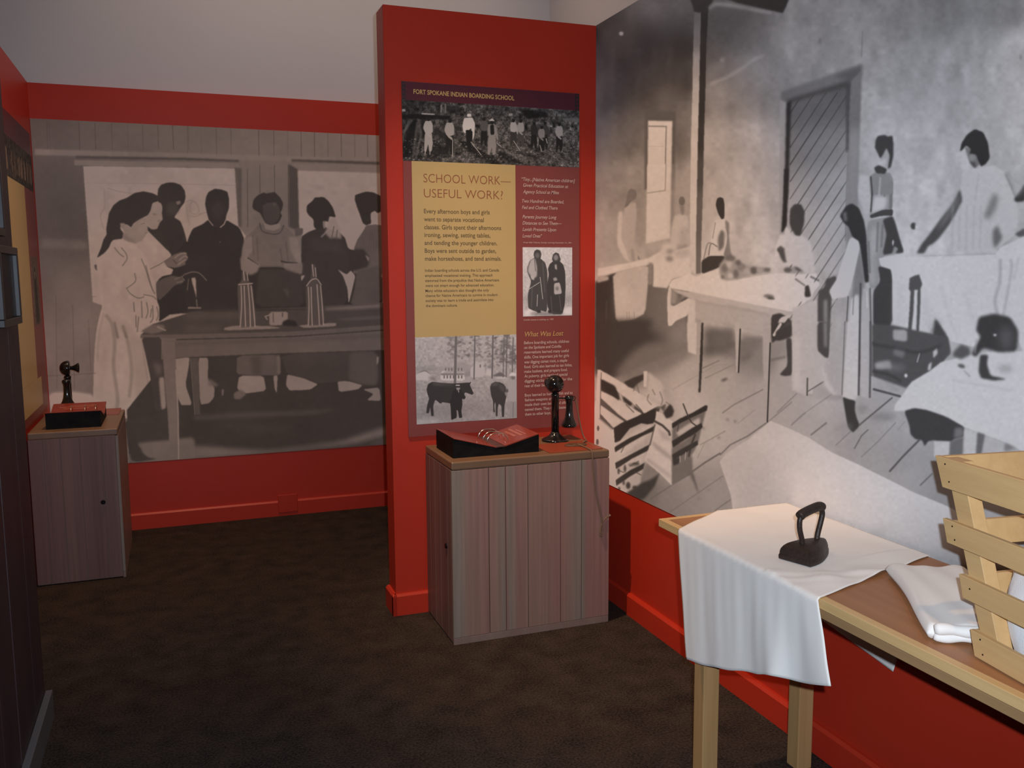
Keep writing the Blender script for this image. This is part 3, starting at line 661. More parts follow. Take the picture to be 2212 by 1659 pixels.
    P(176, "832 170 940 180 930 275 800 322 815 250", 4); L(165, 16, "880 20 870 160", 2, .7); L(92, 12, "925 10 915 170", 2, .7); L(86, 16, "975 60 968 270", 3, .7); L(70, 14, "800 20 812 100 800 300", 1.2, .9, True)
    P(132, "780 380 985 340 1030 480 1082 655 900 690 880 780 860 950 800 965 765 850 760 480", 1.5); P(64, "900 372 985 340 1010 400 1042 520 1085 655 1010 660 1035 620 1000 600 985 660 900 675 935 500", 1.5); P(168, "800 480 850 430 860 600 820 720 840 900 790 950", 5, .6)
    for q in ("860 400 850 640", "900 420 890 600", "780 560 790 820"): L(88, 12, q, 2.5, .7)
    P(64, "862 765 985 800 985 1290 820 1290 820 985 880 900", 1.2); P(160, "990 540 1000 560 990 600 980 570", 1)
    P(66, "790 336 900 290 990 284 988 342 900 340 800 362", 1)
    T(1680, 0, 3.949)
    P(146, "838 1270 880 1352 892 1405 930 1425 962 1400 950 1290 930 1255", 1.5); P(60, "835 1262 840 1200 860 1160 920 1150 945 1165 985 1158 992 1200 994 1330 970 1430 944 1442 962 1330 934 1262 900 1330 880 1352 852 1290", 1.5); P(168, "860 1380 930 1350 935 1400 880 1425", 2, .9)
    P(62, "828 1430 868 1408 940 1442 925 1480 890 1508 840 1470", 1.2); P(120, "790 1500 850 1478 950 1488 988 1560 990 1659 800 1659", 1.5); L(74, 14, "800 1510 812 1659", 1.2); L(160, 16, "880 1520 870 1659", 2, .7)
    # woman ironing
    P(173, "1600 1455 1680 1440 1740 1432 1850 1408 1960 1480 2101 1620 2101 1700 1560 1700 1575 1560", 1.5)
    P(108, "1600 1250 1660 1270 1720 1320 1740 1400 1690 1432 1640 1380 1620 1310", 1.5); P(52, "1560 1295 1575 1222 1620 1150 1690 1100 1762 1130 1802 1220 1817 1350 1782 1400 1742 1422 1720 1380 1700 1320 1640 1312 1655 1275 1615 1242 1580 1282", 1.2); E(140, 1665, 1345, 28, 30, 2, .6); P(76, "1640 1380 1690 1380 1700 1430 1680 1432", 2)
    L(84, 40, "1960 1500 2000 1600 2020 1680", 6, .6)
    T(1680, 380, 3.949)
    P(172, "1580 -30 1930 -30 2040 200 2062 400 2020 512 1900 602 1860 655 1475 645 1480 500 1570 210", 1.5, 1, 0)
    P(74, "1562 110 1582 210 1545 282 1480 400 1385 530 1330 580 1290 600 1255 662 1188 662 1238 575 1300 500 1400 362 1500 242", 2.5); P(118, "1545 150 1560 210 1520 280 1440 400 1360 480 1420 360", 5, .7)
    P(86, "1845 150 1890 165 1870 285 1800 380 1765 340 1800 260", 5, .65); P(82, "1840 470 1880 420 1925 520 1900 570 1858 622 1842 560", 3.5, .8)
    for x in (1500, 1560, 1620, 1680, 1740): L(146, 10, [x, 260, x - 10, 620], 4, .45)
    L(150, 12, "1720 -10 1690 200", 3, .5)
    P(58, "2020 202 2070 130 2120 60 2120 215 2045 225", 2); P(84, "2030 495 2120 440 2120 515 2060 520", 2)
    P(150, "1940 -30 2040 -30 2120 100 2040 190", 6, .6)
    # big ironing table and cloths
    P(184, "870 702 1000 690 1480 690 1860 668 1905 612 2101 520 2300 500 2300 1700 2101 1500 2060 1400 1960 1250 1850 1212 1720 1232 1700 1330 1760 1360 1680 1460 1480 1410 1450 1362 1350 1200 1300 1345 1130 1345 990 1302 985 802 880 752", 1.2, 1, 0)
    L(150, 8, "1240 680 1860 664", 1.5, .6); P(170, "1240 950 1350 1200 1300 1330 1230 1330", 8, .6); P(172, "1020 830 1110 860 1100 1300 1000 1290", 8, .5)
    P(78, "1132 872 1170 852 1213 840 1240 922 1225 962 1222 1140 1210 1335 1188 1335 1195 1150 1200 972 1172 972 1165 1150 1145 1340 1130 1410 1112 1400 1130 1150 1140 985 1125 965", 1.2, 1, 0)
    P(112, "1350 1205 1400 1280 1330 1340 1300 1330 1335 1280", 8, .7); P(70, "1352 1210 1452 1362 1480 1500 1400 1600 1350 1540 1330 1350", 2.5)
    L(124, 22, "1905 720 1900 900 1860 1060 1880 1180", 4, .55, True); L(130, 16, "1995 720 2000 800 1970 980 1930 1190", 4, .5, True); L(150, 12, "2060 700 2020 880", 4, .4); L(168, 20, "1600 1000 1660 1200", 6, .5); L(168, 20, "1400 950 1450 1150 1530 1350", 6, .5, True)
    # chairs behind
    P(80, "818 1275 990 1302 1110 1345 1400 1368 1462 1482 1400 1620 1300 1700 818 1700", 2, 1, 0)
    P(156, "990 1345 1110 1352 1110 1405 990 1385", 2); P(112, "1000 1455 1100 1482 1100 1562 990 1545", 3); P(148, "838 1605 950 1572 980 1625 850 1645", 3); P(120, "1130 1480 1190 1490 1180 1540 1130 1530", 3, .7)
    L(150, 10, "1215 1520 1195 1600", 1.5); P(178, "1345 1470 1372 1460 1350 1530 1320 1550", 1.5); L(130, 12, "820 1275 990 1312 1300 1350", 1.5, .8); L(60, 16, "820 1420 1200 1460 1400 1490", 2, .8)
    T(1680, 700, 3.949)
    P(78, "815 0 990 10 1400 100 1455 110 1482 250 1392 332 1300 422 1150 502 1100 545 820 445", 2, 1, 0)
    P(150, "990 45 1110 50 1110 150 990 135", 2); P(148, "832 330 962 308 985 380 842 385", 3); P(168, "1292 345 1322 320 1312 392 1285 396", 1.5); P(168, "1330 235 1365 200 1372 250 1335 292", 1.5); E(196, 1100, 440, 13, 17, 1.2); P(108, "1000 200 1095 220 1080 292 990 262", 3); L(156, 9, "1215 250 1195 320", 1.2); P(120, "900 330 1000 340 1100 350 1080 400 960 400", 6, .5); L(62, 20, "820 400 960 430 1050 480", 3, .8); L(56, 24, "820 170 1000 200 1200 240 1380 190", 4, .6, True)
    # floor
    T(0, 0, 1)
    c.G("1500 790 150 1480 850 160 1560 820 152 1600 900 152 1700 900 150 1500 880 162 1420 860 140 1480 960 158 1420 1000 138 1450 1080 116 1400 1060 100 1550 1060 132 1750 950 152 1850 950 142 1780 860 158 1950 1000 142 2000 900 152 2080 1000 132 1950 880 156 1900 860 150 1650 850 150 1560 930 158 1500 1060 124 1350 830 126 1350 790 96 1420 760 120 1600 760 110 1550 770 128 1960 1040 150 2040 1050 140 2150 1050 170 1900 830 150 1700 800 150 1650 780 118", 16,
        "1486 752 1560 745 1602 734 1640 728 1712 722 1714 850 1800 865 1888 860 1890 835 1960 850 2000 860 2120 900 2300 990 2300 1225 1285 1225 1285 910 1330 815 1440 770", 3)
    P(60, "1285 690 1412 690 1385 745 1352 775 1330 812 1300 800 1285 802", 6, .9, 0); P(106, "1400 740 1500 740 1495 770 1440 800 1400 812 1350 820 1330 805 1370 760", 8, .8, 0)
    T(1280, 700, 3.687)
    E(84, 1070, 240, 60, 36, 6, .6); E(88, 1230, 260, 60, 22, 5, .6, -.5); E(78, 1055, 443, 28, 11, 2, .9, -.4); P(72, "890 20 1140 40 1140 180 1000 240 890 280", 8, .8, 0); P(98, "960 80 1110 80 1090 200 960 230", 12, .8); P(104, "1180 60 1360 100 1360 160 1240 240 1180 280", 8, .8, 0); P(146, "900 270 1130 250 1130 330 900 360", 10, .7); P(124, "1430 160 1560 140 1540 250 1430 290", 8, .7); L(92, 18, "1430 285 1530 262", 3, .7)
    for q, wd, g in (("1040 705 1130 640 1360 520", 9, 104), ("640 520 780 440 1000 320 1130 320", 7, 132), ("900 430 1130 320", 7, 116), ("860 960 1060 850", 6, 116), ("840 1060 900 940 1060 850", 5, 124), ("1020 1040 1100 960 1240 890 1385 788", 10, 92), ("1410 770 1590 620", 8, 110), ("800 1172 900 1100 1018 1028", 13, 84), ("640 1262 780 1192", 12, 84), ("470 1388 620 1290 780 1192", 8, 92), ("620 1495 830 1352 1040 1208", 7, 100), ("980 1482 1112 1390", 8, 98), ("1590 800 1700 705", 8, 112), ("800 1190 840 1320", 5, 110), ("880 350 1010 290", 9, 108), ("1160 790 1300 680", 5, 126)):
        L(g, wd, q, 1, .85)
    for x, y in ((1080, 760), (1140, 775), (890, 828), (1010, 905), (850, 1390), (930, 1320)): E(104, x, y, 12, 12, 2, .7)
    # table legs
    P(170, "758 -10 838 -10 832 245 815 240 765 222", 1.2, 1, 0); P(146, "838 -10 872 -10 872 300 862 545 840 530", 1.2, 1, 0); P(54, "872 -10 888 -10 882 250 865 545 848 545 860 250", 1, 1, 0)
    P(158, "1140 -10 1176 -10 1168 385 1148 380", 1, 1, 0); L(52, 12, "1180 40 1166 382", .8); P(150, "1360 -10 1428 -10 1420 160 1405 560 1398 780 1384 772 1362 300", 1.2, 1, 0); L(52, 11, "1419 150 1396 778", .8)
    P(60, "1428 -10 1592 -10 1592 50 1432 152", 1.2, 1, 0); L(168, 22, "1450 85 1500 0", 1); P(176, "1545 90 1595 80 1590 115 1555 120", 1.5)
    P(70, "1550 105 1592 115 1592 400 1540 412 1495 402 1560 335", 1.5)
    P(168, "1596 -20 1760 -20 1760 560 1600 520", 1, 1, 0)
    # crates on the floor
    P(158, "18 735 175 850 182 1340 18 1280", 1.5, 1, 0); P(70, "60 400 545 655 180 850 55 745", 1.5, 1, 0); P(150, "190 495 350 600 330 690 225 640 212 570", 2, .8)
    P(172, "58 362 130 400 545 650 520 672 430 722 300 612 66 432", .8, 1, 0); P(170, "64 528 200 592 395 712 300 786 210 720 66 586", .8, 1, 0); P(164, "64 640 255 775 180 838 60 706", .8, 1, 0)
    P(52, "72 436 184 492 214 575 216 612 158 566 72 522", 1.2); P(56, "244 572 325 632 305 655 252 612", 1.2); P(78, "68 590 205 720 250 770 120 672 66 640", 2, .7); L(168, 7, "222 560 240 615", .6)
    L(56, 8, "350 640 395 690 400 720", 1, .8); L(60, 8, "270 640 330 700", 1, .7)
    P(170, "42 362 70 366 60 748 28 745", .8, 1, 0); L(84, 6, "72 385 62 740", .6, .9)
    E(58, 48, 830, 10, 24, 1.0); E(56, 42, 940, 13, 28, 1.0); L(130, 6, "40 860 160 935", 1, .7); L(130, 6, "40 962 130 1015", 1, .7); L(138, 5, "50 760 165 850", .8, .6)
    P(150, "175 850 540 665 500 800 455 970 415 1120 380 1300 262 1345 180 1320", 1.2, 1, 0); P(168, "200 950 300 880 420 810 480 800 440 900 300 1000 200 1080", 3, .8); P(166, "210 1060 430 1000 400 1100 260 1140", 3, .8); P(168, "200 1190 300 1160 380 1180 250 1240", 3, .7)
    P(174, "163 838 186 838 194 1330 138 1290 142 1000", .8, 1, 0)
    P(50, "172 826 230 790 430 705 520 655 552 652 512 742 488 790 440 798 392 790 300 832 246 900 222 930 180 945", .7, 1, 0)
    P(52, "178 980 300 905 400 862 500 808 494 850 400 892 300 948 182 1022", .7, 1, 0); P(54, "182 1106 300 1042 462 956 456 1002 320 1070 190 1156", .7, 1, 0); P(54, "186 1242 300 1165 420 1104 410 1152 300 1215 192 1290", .7, 1, 0)
    for x, y, rx, ry, g in ((212, 1172, 9, 26, 52), (262, 1150, 9, 32, 56), (330, 1120, 46, 14, 104), (288, 1285, 18, 28, 52), (252, 1262, 10, 20, 60), (350, 1110, 30, 9, 60), (340, 1300, 20, 14, 62), (215, 1310, 10, 16, 60)): E(g, x, y, rx, ry, 1.2, .9)
    for q in ("205 1160 250 1180", "300 1130 370 1090", "330 1170 390 1200", "230 1020 260 960"): L(64, 7, q, .8, .8)
    P(60, "270 1348 400 1262 545 1172 500 1290 410 1400 360 1400", 2.5); P(112, "385 1262 430 1098 545 1182 470 1235", 3)
    P(58, "252 462 330 425 415 396 415 440 370 470 330 512 290 500", 1.2, 1, 0); P(170, "412 376 442 373 434 500 412 500", .8, 1, 0); P(166, "442 376 470 395 570 480 540 640 440 540", 3, .8); P(162, "370 510 560 540 620 640 560 680 480 640 380 560", 6, .8)
    for q in ("330 530 352 480 372 545", "450 560 440 600 470 640", "540 540 560 600 550 640", "590 620 640 660", "480 520 500 560"): L(92, 7, q, 1.2, .8, True)
    P(168, "512 690 560 712 648 780 648 1010 634 1285 540 1190 415 1085 465 950 500 800", .9, 1, 0); P(120, "470 930 520 960 640 1060 638 1090 500 985", 3, .7); P(132, "440 1060 640 1210 636 1235 430 1085", 3, .6); P(136, "520 830 600 870 640 940 560 920", 3, .6)
    L(56, 18, "498 772 560 806 612 856 618 880", 1.2, .9); P(54, "566 704 600 660 625 636 656 690 640 735 592 755", 1.5); P(80, "540 662 590 632 576 700", 1.2); L(62, 10, "500 800 470 920 460 960", 1.2, .8)
    P(98, "640 795 910 680 880 800 850 930 820 1000 790 1050 800 1190 640 1258 634 1120", 1.5, 1, 0); P(166, "670 860 760 800 860 740 860 800 760 850 690 900", 2, .9); P(150, "690 930 760 890 780 900 700 950", 2, .7)
    P(50, "636 792 700 752 800 706 905 645 922 652 915 688 800 742 700 792 640 832", .7, 1, 0); P(52, "636 932 720 880 800 826 872 786 882 822 820 872 740 920 645 982", .7, 1, 0); P(56, "636 1040 720 990 840 926 846 960 740 1030 645 1086", .7, 1, 0)
    L(58, 10, "725 635 765 735 790 780 830 810", .9); L(60, 14, "820 880 790 960 770 1050", 1.5); P(56, "640 1080 700 1060 694 1115 648 1130", 1.2); L(150, 6, "700 1050 700 1100", .6); L(150, 6, "745 1020 740 1080", .6); L(60, 10, "680 850 690 780", 1.2, .7)
    P(96, "640 1140 800 1050 802 1190 640 1262", 2.5, .8, 0); P(74, "780 1200 806 1176 852 1350 838 1330", 2, .7)
    # ---- girl with the long hair, seen from behind, and the table end
    T(1680, 380, 3.949)
    P(166, "130 1125 290 1070 360 1050 345 1480 440 1552 560 1700 128 1700", 1.2, 1, 0); P(182, "-20 1020 120 1090 290 1060 330 900 200 860 -20 830", 1.5)
    P(74, "348 985 402 950 420 880 500 850 520 900 470 1010 462 1100 440 1548 412 1542 345 1480", 1.5); P(132, "398 1060 430 1050 425 1400 405 1400", 3)
    P(60, "238 940 270 930 292 1030 236 1035", 1.2); E(76, 200, 790, 40, 20, 2); E(84, 90, 805, 30, 14, 2); L(76, 14, "160 880 230 930", 2, .7); L(70, 16, "290 860 350 890", 2, .7); P(70, "-5 1330 60 1270 122 1225 128 1310 60 1360 20 1392 -5 1400", 1.2); P(68, "85 1390 128 1395 128 1700 60 1700 100 1600", 1.5)
    P(70, "0 610 40 640 80 600 92 720 60 745 30 700", 2, .9); P(172, "80 430 140 510 200 500 290 560 330 830 260 840 180 780 80 740 60 620", 2); P(64, "105 400 112 280 150 240 205 240 235 300 232 400 200 512 160 510 120 450", 1.5)
    P(150, "480 1062 610 1032 650 960 700 900 725 960 725 1700 540 1700 445 1550", 1.5); P(168, "490 1200 560 1150 590 1300 560 1600 470 1560", 8, .6)
    P(116, "655 830 700 600 745 800 755 1200 715 1000 640 1060", 3); P(184, "618 538 665 515 702 545 700 640 662 820 625 960 600 1030 472 1052 443 982 510 880 560 722", 1.2)
    P(54, "535 340 590 255 640 233 700 275 742 380 762 500 772 700 785 905 750 912 732 760 702 560 642 520 610 432 570 402", 1.2); P(120, "560 320 590 300 600 380 575 390", 2.5, .7)
    P(180, "625 1060 690 1000 705 1200 700 1700 580 1700", 2); P(160, "725 960 790 950 800 1700 722 1700", 2); L(84, 10, "606 1030 590 1300 560 1700", 1.2); L(120, 8, "655 980 645 1180", 1.5); L(78, 16, "712 920 705 1300 700 1700", 1.5); L(92, 14, "792 960 800 1300 806 1700", 1.5); L(190, 10, "765 990 768 1120", 1.5, .8)
    T(1680, 700, 3.949)
    P(164, "128 -20 400 -20 345 230 432 292 370 400 400 480 285 560 250 612 128 562", 1.2, 1, 0); P(180, "140 100 190 100 200 560 140 560", 6, .6); P(72, "345 -20 440 -20 440 290 410 285 345 225", 1.5); P(128, "398 -20 425 -20 425 200 405 200", 3); P(62, "-10 60 120 0 128 110 30 140 -10 140", 1.5); P(66, "80 135 122 135 125 430 70 440 25 432 100 345", 1.5)
    P(156, "440 290 560 -20 600 -20 560 610 480 602 420 540 368 400", 1.5, 1, 0); P(180, "600 -20 705 -20 698 400 690 600 662 655 560 622", 1.5, 1, 0); P(164, "710 -20 795 -20 785 635 722 622", 1.5, 1, 0)
    L(104, 9, "578 -20 552 600", 1.2); L(78, 16, "706 -20 700 300 695 600", 1.5); L(84, 16, "795 -20 795 300 790 620", 1.5); L(80, 13, "258 462 255 605", 1); L(88, 9, "262 572 395 490", 1)
    P(182, "380 360 400 380 440 500 520 600 470 605 420 545 380 470", 3, .7)
    P(60, "560 620 610 640 668 652 665 740 680 800 705 860 690 885 650 925 625 905 602 870 580 740", 1.2); L(150, 8, "735 640 780 600", 2, .5)
    E(116, 900, 790, 110, 36, 6, .7); E(128, 560, 880, 90, 24, 6, .5); P(116, "680 700 780 690 760 760 700 760", 6, .6)
    for q, wd, g in (("0 750 165 592", 7, 108), ("120 862 200 780 460 600", 6, 116), ("290 942 418 842", 14, 104), ("500 1032 625 915", 7, 108), ("700 860 820 760 980 628", 14, 84), ("660 1058 720 950 775 900", 10, 90), ("720 1130 860 1000 1010 840", 7, 108), ("962 1252 1080 1120 1208 992", 17, 78), ("1222 1372 1322 1275", 12, 96), ("1030 900 1090 830", 8, 112), ("825 555 940 585 1050 615", 20, 74)):
        L(g, wd, q, 1.1, .9)
    # near table cloth, things on it and the dark under it
    P(185, "1050 632 1150 492 1300 402 1400 325 1500 300 1600 262 1720 252 1830 235 2101 230 2600 230 2600 1400 2101 1090 2040 1052 1900 992 1700 922 1600 880 1390 772 1170 716 1080 742 1000 742 1005 690", 1.2, 1, 0)
    P(148, "1060 770 1130 745 1090 850 1020 935 1010 930", 3, .7)
    P(64, "1085 742 1170 716 1280 732 1450 792 1602 880 1592 962 1510 982 1490 1002 1330 992 1290 1000 1260 1042 1240 992 1180 982 1140 942 1128 860", 1.5)
    P(176, "1340 1002 1475 1002 1475 1130 1340 1130", 1.5, 1, 0); P(100, "1478 1005 1512 985 1592 962 1582 1130 1468 1130", 2, 1, 0); P(118, "1515 885 1590 880 1590 960 1510 975", 3, .8); P(174, "1598 885 1712 922 1700 1130 1590 1130", 2, 1, 0); P(98, "1712 922 1776 942 1742 1130 1698 1130", 2, 1, 0); P(164, "1780 950 1950 1012 1940 1130 1745 1130", 2, 1, 0); P(116, "1945 1010 2040 1055 1940 1090", 3)
    P(66, "1732 262 1802 262 1792 342 1822 440 1965 470 1850 482 1740 462 1720 400", 2.5); E(76, 1575, 358, 32, 17, 2, .9, .3); L(120, 10, "1600 400 1640 440", 3, .6); E(128, 1950, 380, 60, 34, 6, .6); L(160, 8, "1500 480 2000 560", 5, .5)
    P(62, "1700 50 1722 -60 1850 -90 1990 -60 2062 60 2045 232 1900 242 1760 202 1700 280 1658 262 1738 110", 3); E(200, 1860, 93, 14, 9, 1.5); P(84, "1512 232 1570 172 1642 202 1652 262 1572 302 1500 272", 3); L(150, 12, "1700 130 1690 240", 3, .6); E(110, 1960, 120, 60, 100, 10, .5)
    # sheet across the foreground
    T(0, 0, 1)
    c.G("1660 920 174 1570 1000 165 1600 1080 168 1700 960 178 1800 1060 186 1900 1120 190 1750 1020 182 1600 1140 172 2040 1180 190 1650 1000 172 2200 1220 188", 30,
        "1666 909 1712 928 1748 945 1800 978 1860 1005 1920 1035 1975 1063 2046 1092 2080 1110 2300 1225 1300 1300 1590 1150 1580 1070 1560 1010 1556 998 1568 980 1616 950", .9)
    for x, y in ((1650, 1020), (1900, 1150), (1760, 1090)): E(166, x, y, 22, 9, 8, .4, -.6)
    P(150, "1570 1000 1640 960 1660 1060 1600 1120", 14, .25)
    c.mottle(.012, 6, 7); c.a = c.blur(c.a, 0.5)
    return c

# ------------------------------------------------------------------ the two wall photographs
LIGHT_FIT = {1: [-1.12672, 0.00201, -0.51317, -0.02936, 0.4844, 0.13918, -0.12383, -0.3339, -0.20007, 0.61309, 0.6267, -0.24585, -0.30652, -0.43018, 0.00671, 0.68963, 0.04379, -0.41991, 0.2962, 0.63798, -0.2775, -0.6041, 0.1404, -0.00083, -0.19729, -0.06163, -0.18676, -0.02456],
             0: [-0.31677, 0.01531, -0.65002, -1.37159, -1.40229, 1.09405, 1.44623, 0.83855, 1.86385, -0.96472, -3.15381, -0.80626, 1.04374, -0.76937, 0.49251, 1.41082, 0.30391, 1.19032, -1.31582, -3.30111, 0.65032, 2.64616, 0.9945, -0.73482, -1.88822, 0.45987, 1.35402, -0.40528]}
def falloff_gain(ax, val):
    """tones are traced as seen under the flash and lamps; the light that falls on the wall (smooth, fitted over the wall)
    is divided out so that only the ink of the print is left in its colour"""
    def g(UU, ZZ):
        if val < 4 and ax == 1: return 1.0/(0.31+0*UU)
        c = LIGHT_FIT[ax]; U = np.clip(UU, 1.5, 3.8) if ax == 0 else np.clip(UU, -0.72, 1.4); Z = np.clip(ZZ, 0.55, 2.6)
        U, Z = (U-2.7, Z-1.6) if ax == 0 else (U-0.3, Z-1.4)
        e = 0; n = 0
        for i in range(7):
            for j in range(7-i): e = e+c[n]*U**i*Z**j; n += 1
        return np.exp(-e)
    return g

cvl = mural_girls()
# carry the picture on beyond the traced frame at the pillar side
img = develop(cvl, 'print_girls_at_table', 1, YB, XL, 1.40, ZBB, ZBT, 560, TONE_L, (1.0, 0.81, 0.68), falloff_gain(1, YB), 0.012)
m = print_material('photo_print_matt', img, 0.55, 0.2)
o = sheet('wall_photograph', 1, YB, XL + 0.002, 1.40, ZBB, ZBT, -1, 0.003, m)
tag(o, 'sepia wall photograph of girls around a table with tall glasses, on the alcove wall', 'photo mural')
cvr = mural_laundry()
img = develop(cvr, 'print_laundry_room', 0, XR, 0.9, YF, ZM, ZT, 720, TONE_R, (1.0, 0.955, 0.925), falloff_gain(0, XR), 0.012)
m = print_material('photo_print_satin', img, 0.55, 0.2)
o = sheet('wall_photograph', 0, XR, 0.9, YF - 0.001, ZM, ZT, -1, 0.003, m)
tag(o, 'huge black and white photograph of girls ironing in a laundry, covering the right wall', 'photo mural')
cvl = cvr = None
# the plain paper that carries the print on towards the viewer, out of the picture
o = bx('wall_right_upper', XR - 0.003, XR, -1.2, 0.899, ZM, ZT, mat('plain_grey_print', (0.42, 0.41, 0.40), 0.5, noise=((2,2,2), 0.5, (0.36, 0.35, 0.345), 3)))
tag(o, kind='structure')

# ------------------------------------------------------------------ information panel on the projecting wall
def fieldphoto():
    c = Canvas(860, 200, 1256, 362, 3.0)
    c.T(790, 0, 4.337); T = c.T; P = c.P; L = c.L; E = c.E
    c.G("340 1000 30 700 980 34 1000 1000 50 1300 1030 44 1600 1050 24 1900 1040 40 400 1080 24 700 1090 40 1100 1100 52 1500 1120 60 1950 1130 72 340 1200 40 600 1200 48 900 1200 62 1300 1200 74 1700 1200 78 1950 1220 76 400 1400 30 700 1400 44 1000 1400 48 1300 1420 56 1700 1420 60 1950 1440 60 400 1480 28 900 1480 46 1400 1500 56 1900 1530 50", 70)
    c.mottle(.2, 2.2, 21); c.mottle(.25, 6, 22)
    r = random.Random(5)
    P(14, "420 1130 500 1110 420 1480 330 1490 330 1400", 2.0, .8); P(18, "510 1110 560 1120 620 1290 800 1420 760 1440 560 1500 540 1300", 2.0, .6); P(18, "860 1290 1100 1420 1300 1540 1180 1540 900 1380", 2, .8); P(18, "1240 1400 1420 1500 1520 1540 1400 1540 1230 1460", 2, .8); P(22, "1460 1420 1640 1470 1600 1500 1450 1450", 2, .7); P(20, "640 1180 820 1300 800 1360 640 1240", 2, .6)
    P(16, "1440 1020 1680 1040 1720 1100 1500 1110", 2, .8); P(18, "800 1000 900 1010 900 1060 780 1060", 3, .7); P(14, "330 1070 520 1070 800 1085 780 1120 330 1110", 1.5, .8)
    for q in ("345 1290 400 1140", "350 1240 430 1130", "440 1480 480 1150", "470 1480 520 1250 490 1120"): L(70, 20, q, 1.5, .5)
    P(84, "1830 1110 2000 1100 2005 1150 1850 1130", 1.5, .8); P(118, "520 1058 650 1066 645 1078 525 1072", .6); P(110, "338 1020 372 1022 372 1045 338 1045", .8); P(90, "700 980 715 980 712 1060 700 1060", .6); P(84, "740 970 752 970 752 1060 740 1060", .6); P(80, "925 980 935 980 935 1050 925 1050", .6); P(110, "1335 1065 1375 1060 1380 1085 1340 1090", 1)
    for k in range(900):
        x = r.uniform(330, 2010); y = r.uniform(1240, 1570)
        if y > 1300 or x > 900: E(r.choice((110, 92, 130, 20, 24, 80)), x, y, r.uniform(3, 11), r.uniform(2, 7), .5, r.uniform(.3, .7))
    def man(x, y, sh, tr, h=330, lean=0, hat=0):
        k = h/330.0; f = lambda s_: [v for a, b in [tuple(map(float, t.split(','))) for t in s_.split()] for v in (x+a*k, y+b*k)]
        P(tr, f("-38,150 30,150 40,250 30,330 5,340 -5,260 -25,340 -45,330"), .6); P(sh, f("-35,40 20,35 38,70 40,150 10,165 -38,155 -45,90"), .6)
        P(sh, f("25,60 45,80 60,180 50,200 30,140") if not lean else f("-40,50 -55,110 -20,175 20,205 25,185 -15,150"), .6); P(24, f("-20,0 15,0 20,25 5,42 -15,38"), .5)
        if hat: P(140, f("-35,8 0,-18 25,10"), .6)
    for x, y, sh, tr, h, l_, ht in ((590, 1095, 118, 112, 320, 1, 0), (790, 1110, 112, 24, 330, 1, 0), (1110, 1100, 60, 24, 260, 0, 0), (1185, 1125, 96, 96, 320, 0, 1), (1385, 1115, 122, 40, 250, 0, 0), (1455, 1120, 112, 50, 240, 1, 0), (1578, 1145, 34, 26, 240, 0, 0), (1680, 1140, 46, 30, 250, 0, 0), (1650, 1180, 96, 26, 230, 1, 0), (1815, 1150, 116, 26, 260, 1, 0)):
        man(x, y, sh, tr, h, l_, ht)
    P(142, "920 1105 1000 1100 1025 1160 1015 1290 985 1330 985 1290 990 1200 960 1225 935 1220 940 1250 915 1240 905 1180", .6); P(22, "940 1215 1000 1225 1000 1300 985 1400 950 1380 940 1290", .8); P(150, "948 1095 950 1065 985 1065 990 1095", .6); P(24, "1165 1170 1200 1165 1205 1260 1170 1265", .8)
    for q in ("985 1330 1080 1450", "815 1310 812 1460", "612 1320 600 1440", "1385 1320 1445 1410", "1230 1340 1270 1375", "1630 1360 1650 1420"): L(112, 7, q, .4)
    for q in ("560 1400 555 1440", "1690 1300 1700 1340"): L(120, 8, q, .4)
    return c
def womenphoto():
    c = Canvas(1120, 528, 1244, 690, 5.0, 134)
    c.T(860, 340, 4.484); P = c.P; L = c.L; E = c.E
    c.G("1210 880 140 1680 880 142 1210 1200 128 1680 1200 124 1210 1380 118 1680 1350 112 1210 1520 122 1450 1530 112 1680 1500 126", 80); c.mottle(.04, 3, 4)
    P(92, "1215 1330 1690 1330 1690 1400 1560 1410 1215 1430", 5, .5); P(146, "1220 1500 1290 1450 1330 1530 1220 1535", 3); P(146, "1600 1460 1688 1440 1688 1528 1600 1525", 3)
    P(46, "1275 1000 1330 965 1380 980 1425 1020 1445 1100 1450 1300 1440 1500 1380 1480 1360 1505 1330 1490 1300 1480 1260 1460 1255 1330 1290 1200 1250 1110 1250 1070")
    P(112, "1285 990 1325 975 1345 1060 1345 1150 1310 1180 1255 1110 1260 1060", 1.5); L(60, 6, "1320 990 1330 1100"); P(118, "1280 1140 1310 1150 1320 1190 1290 1180", 1)
    P(44, "1312 940 1320 905 1345 892 1375 900 1388 935 1380 980 1350 1000 1320 975"); E(66, 1348, 950, 22, 26, 1.5)
    P(40, "1470 1030 1510 1000 1560 1000 1600 1040 1618 1110 1622 1250 1615 1420 1590 1520 1500 1520 1470 1500 1445 1440 1440 1250 1460 1130 1450 1080")
    P(44, "1490 985 1500 940 1525 920 1555 930 1575 990 1565 1010 1500 1010"); E(86, 1528, 970, 22, 28, 1.2); P(108, "1515 1040 1535 1035 1540 1090 1520 1080", 1)
    P(116, "1510 1220 1565 1210 1588 1320 1510 1330", .8); E(80, 1540, 1270, 16, 20, 1.5); P(100, "1500 1170 1530 1160 1545 1190 1510 1200", 1)
    for q in ("1375 1160 1400 1370", "1260 1280 1370 1210", "1350 1330 1345 1440"): L(118, 6, q, .5)
    for q in ("1400 1020 1420 1300", "1480 1350 1490 1500", "1300 1250 1290 1450", "1560 1340 1580 1480"): L(66, 10, q, 1, .6)
    P(34, "1345 1480 1380 1480 1385 1505 1350 1510", 1); P(34, "1450 1480 1485 1480 1485 1512 1455 1512", 1); P(66, "1280 1500 1440 1500 1620 1520 1440 1535 1280 1525", 3, .6)
    return c
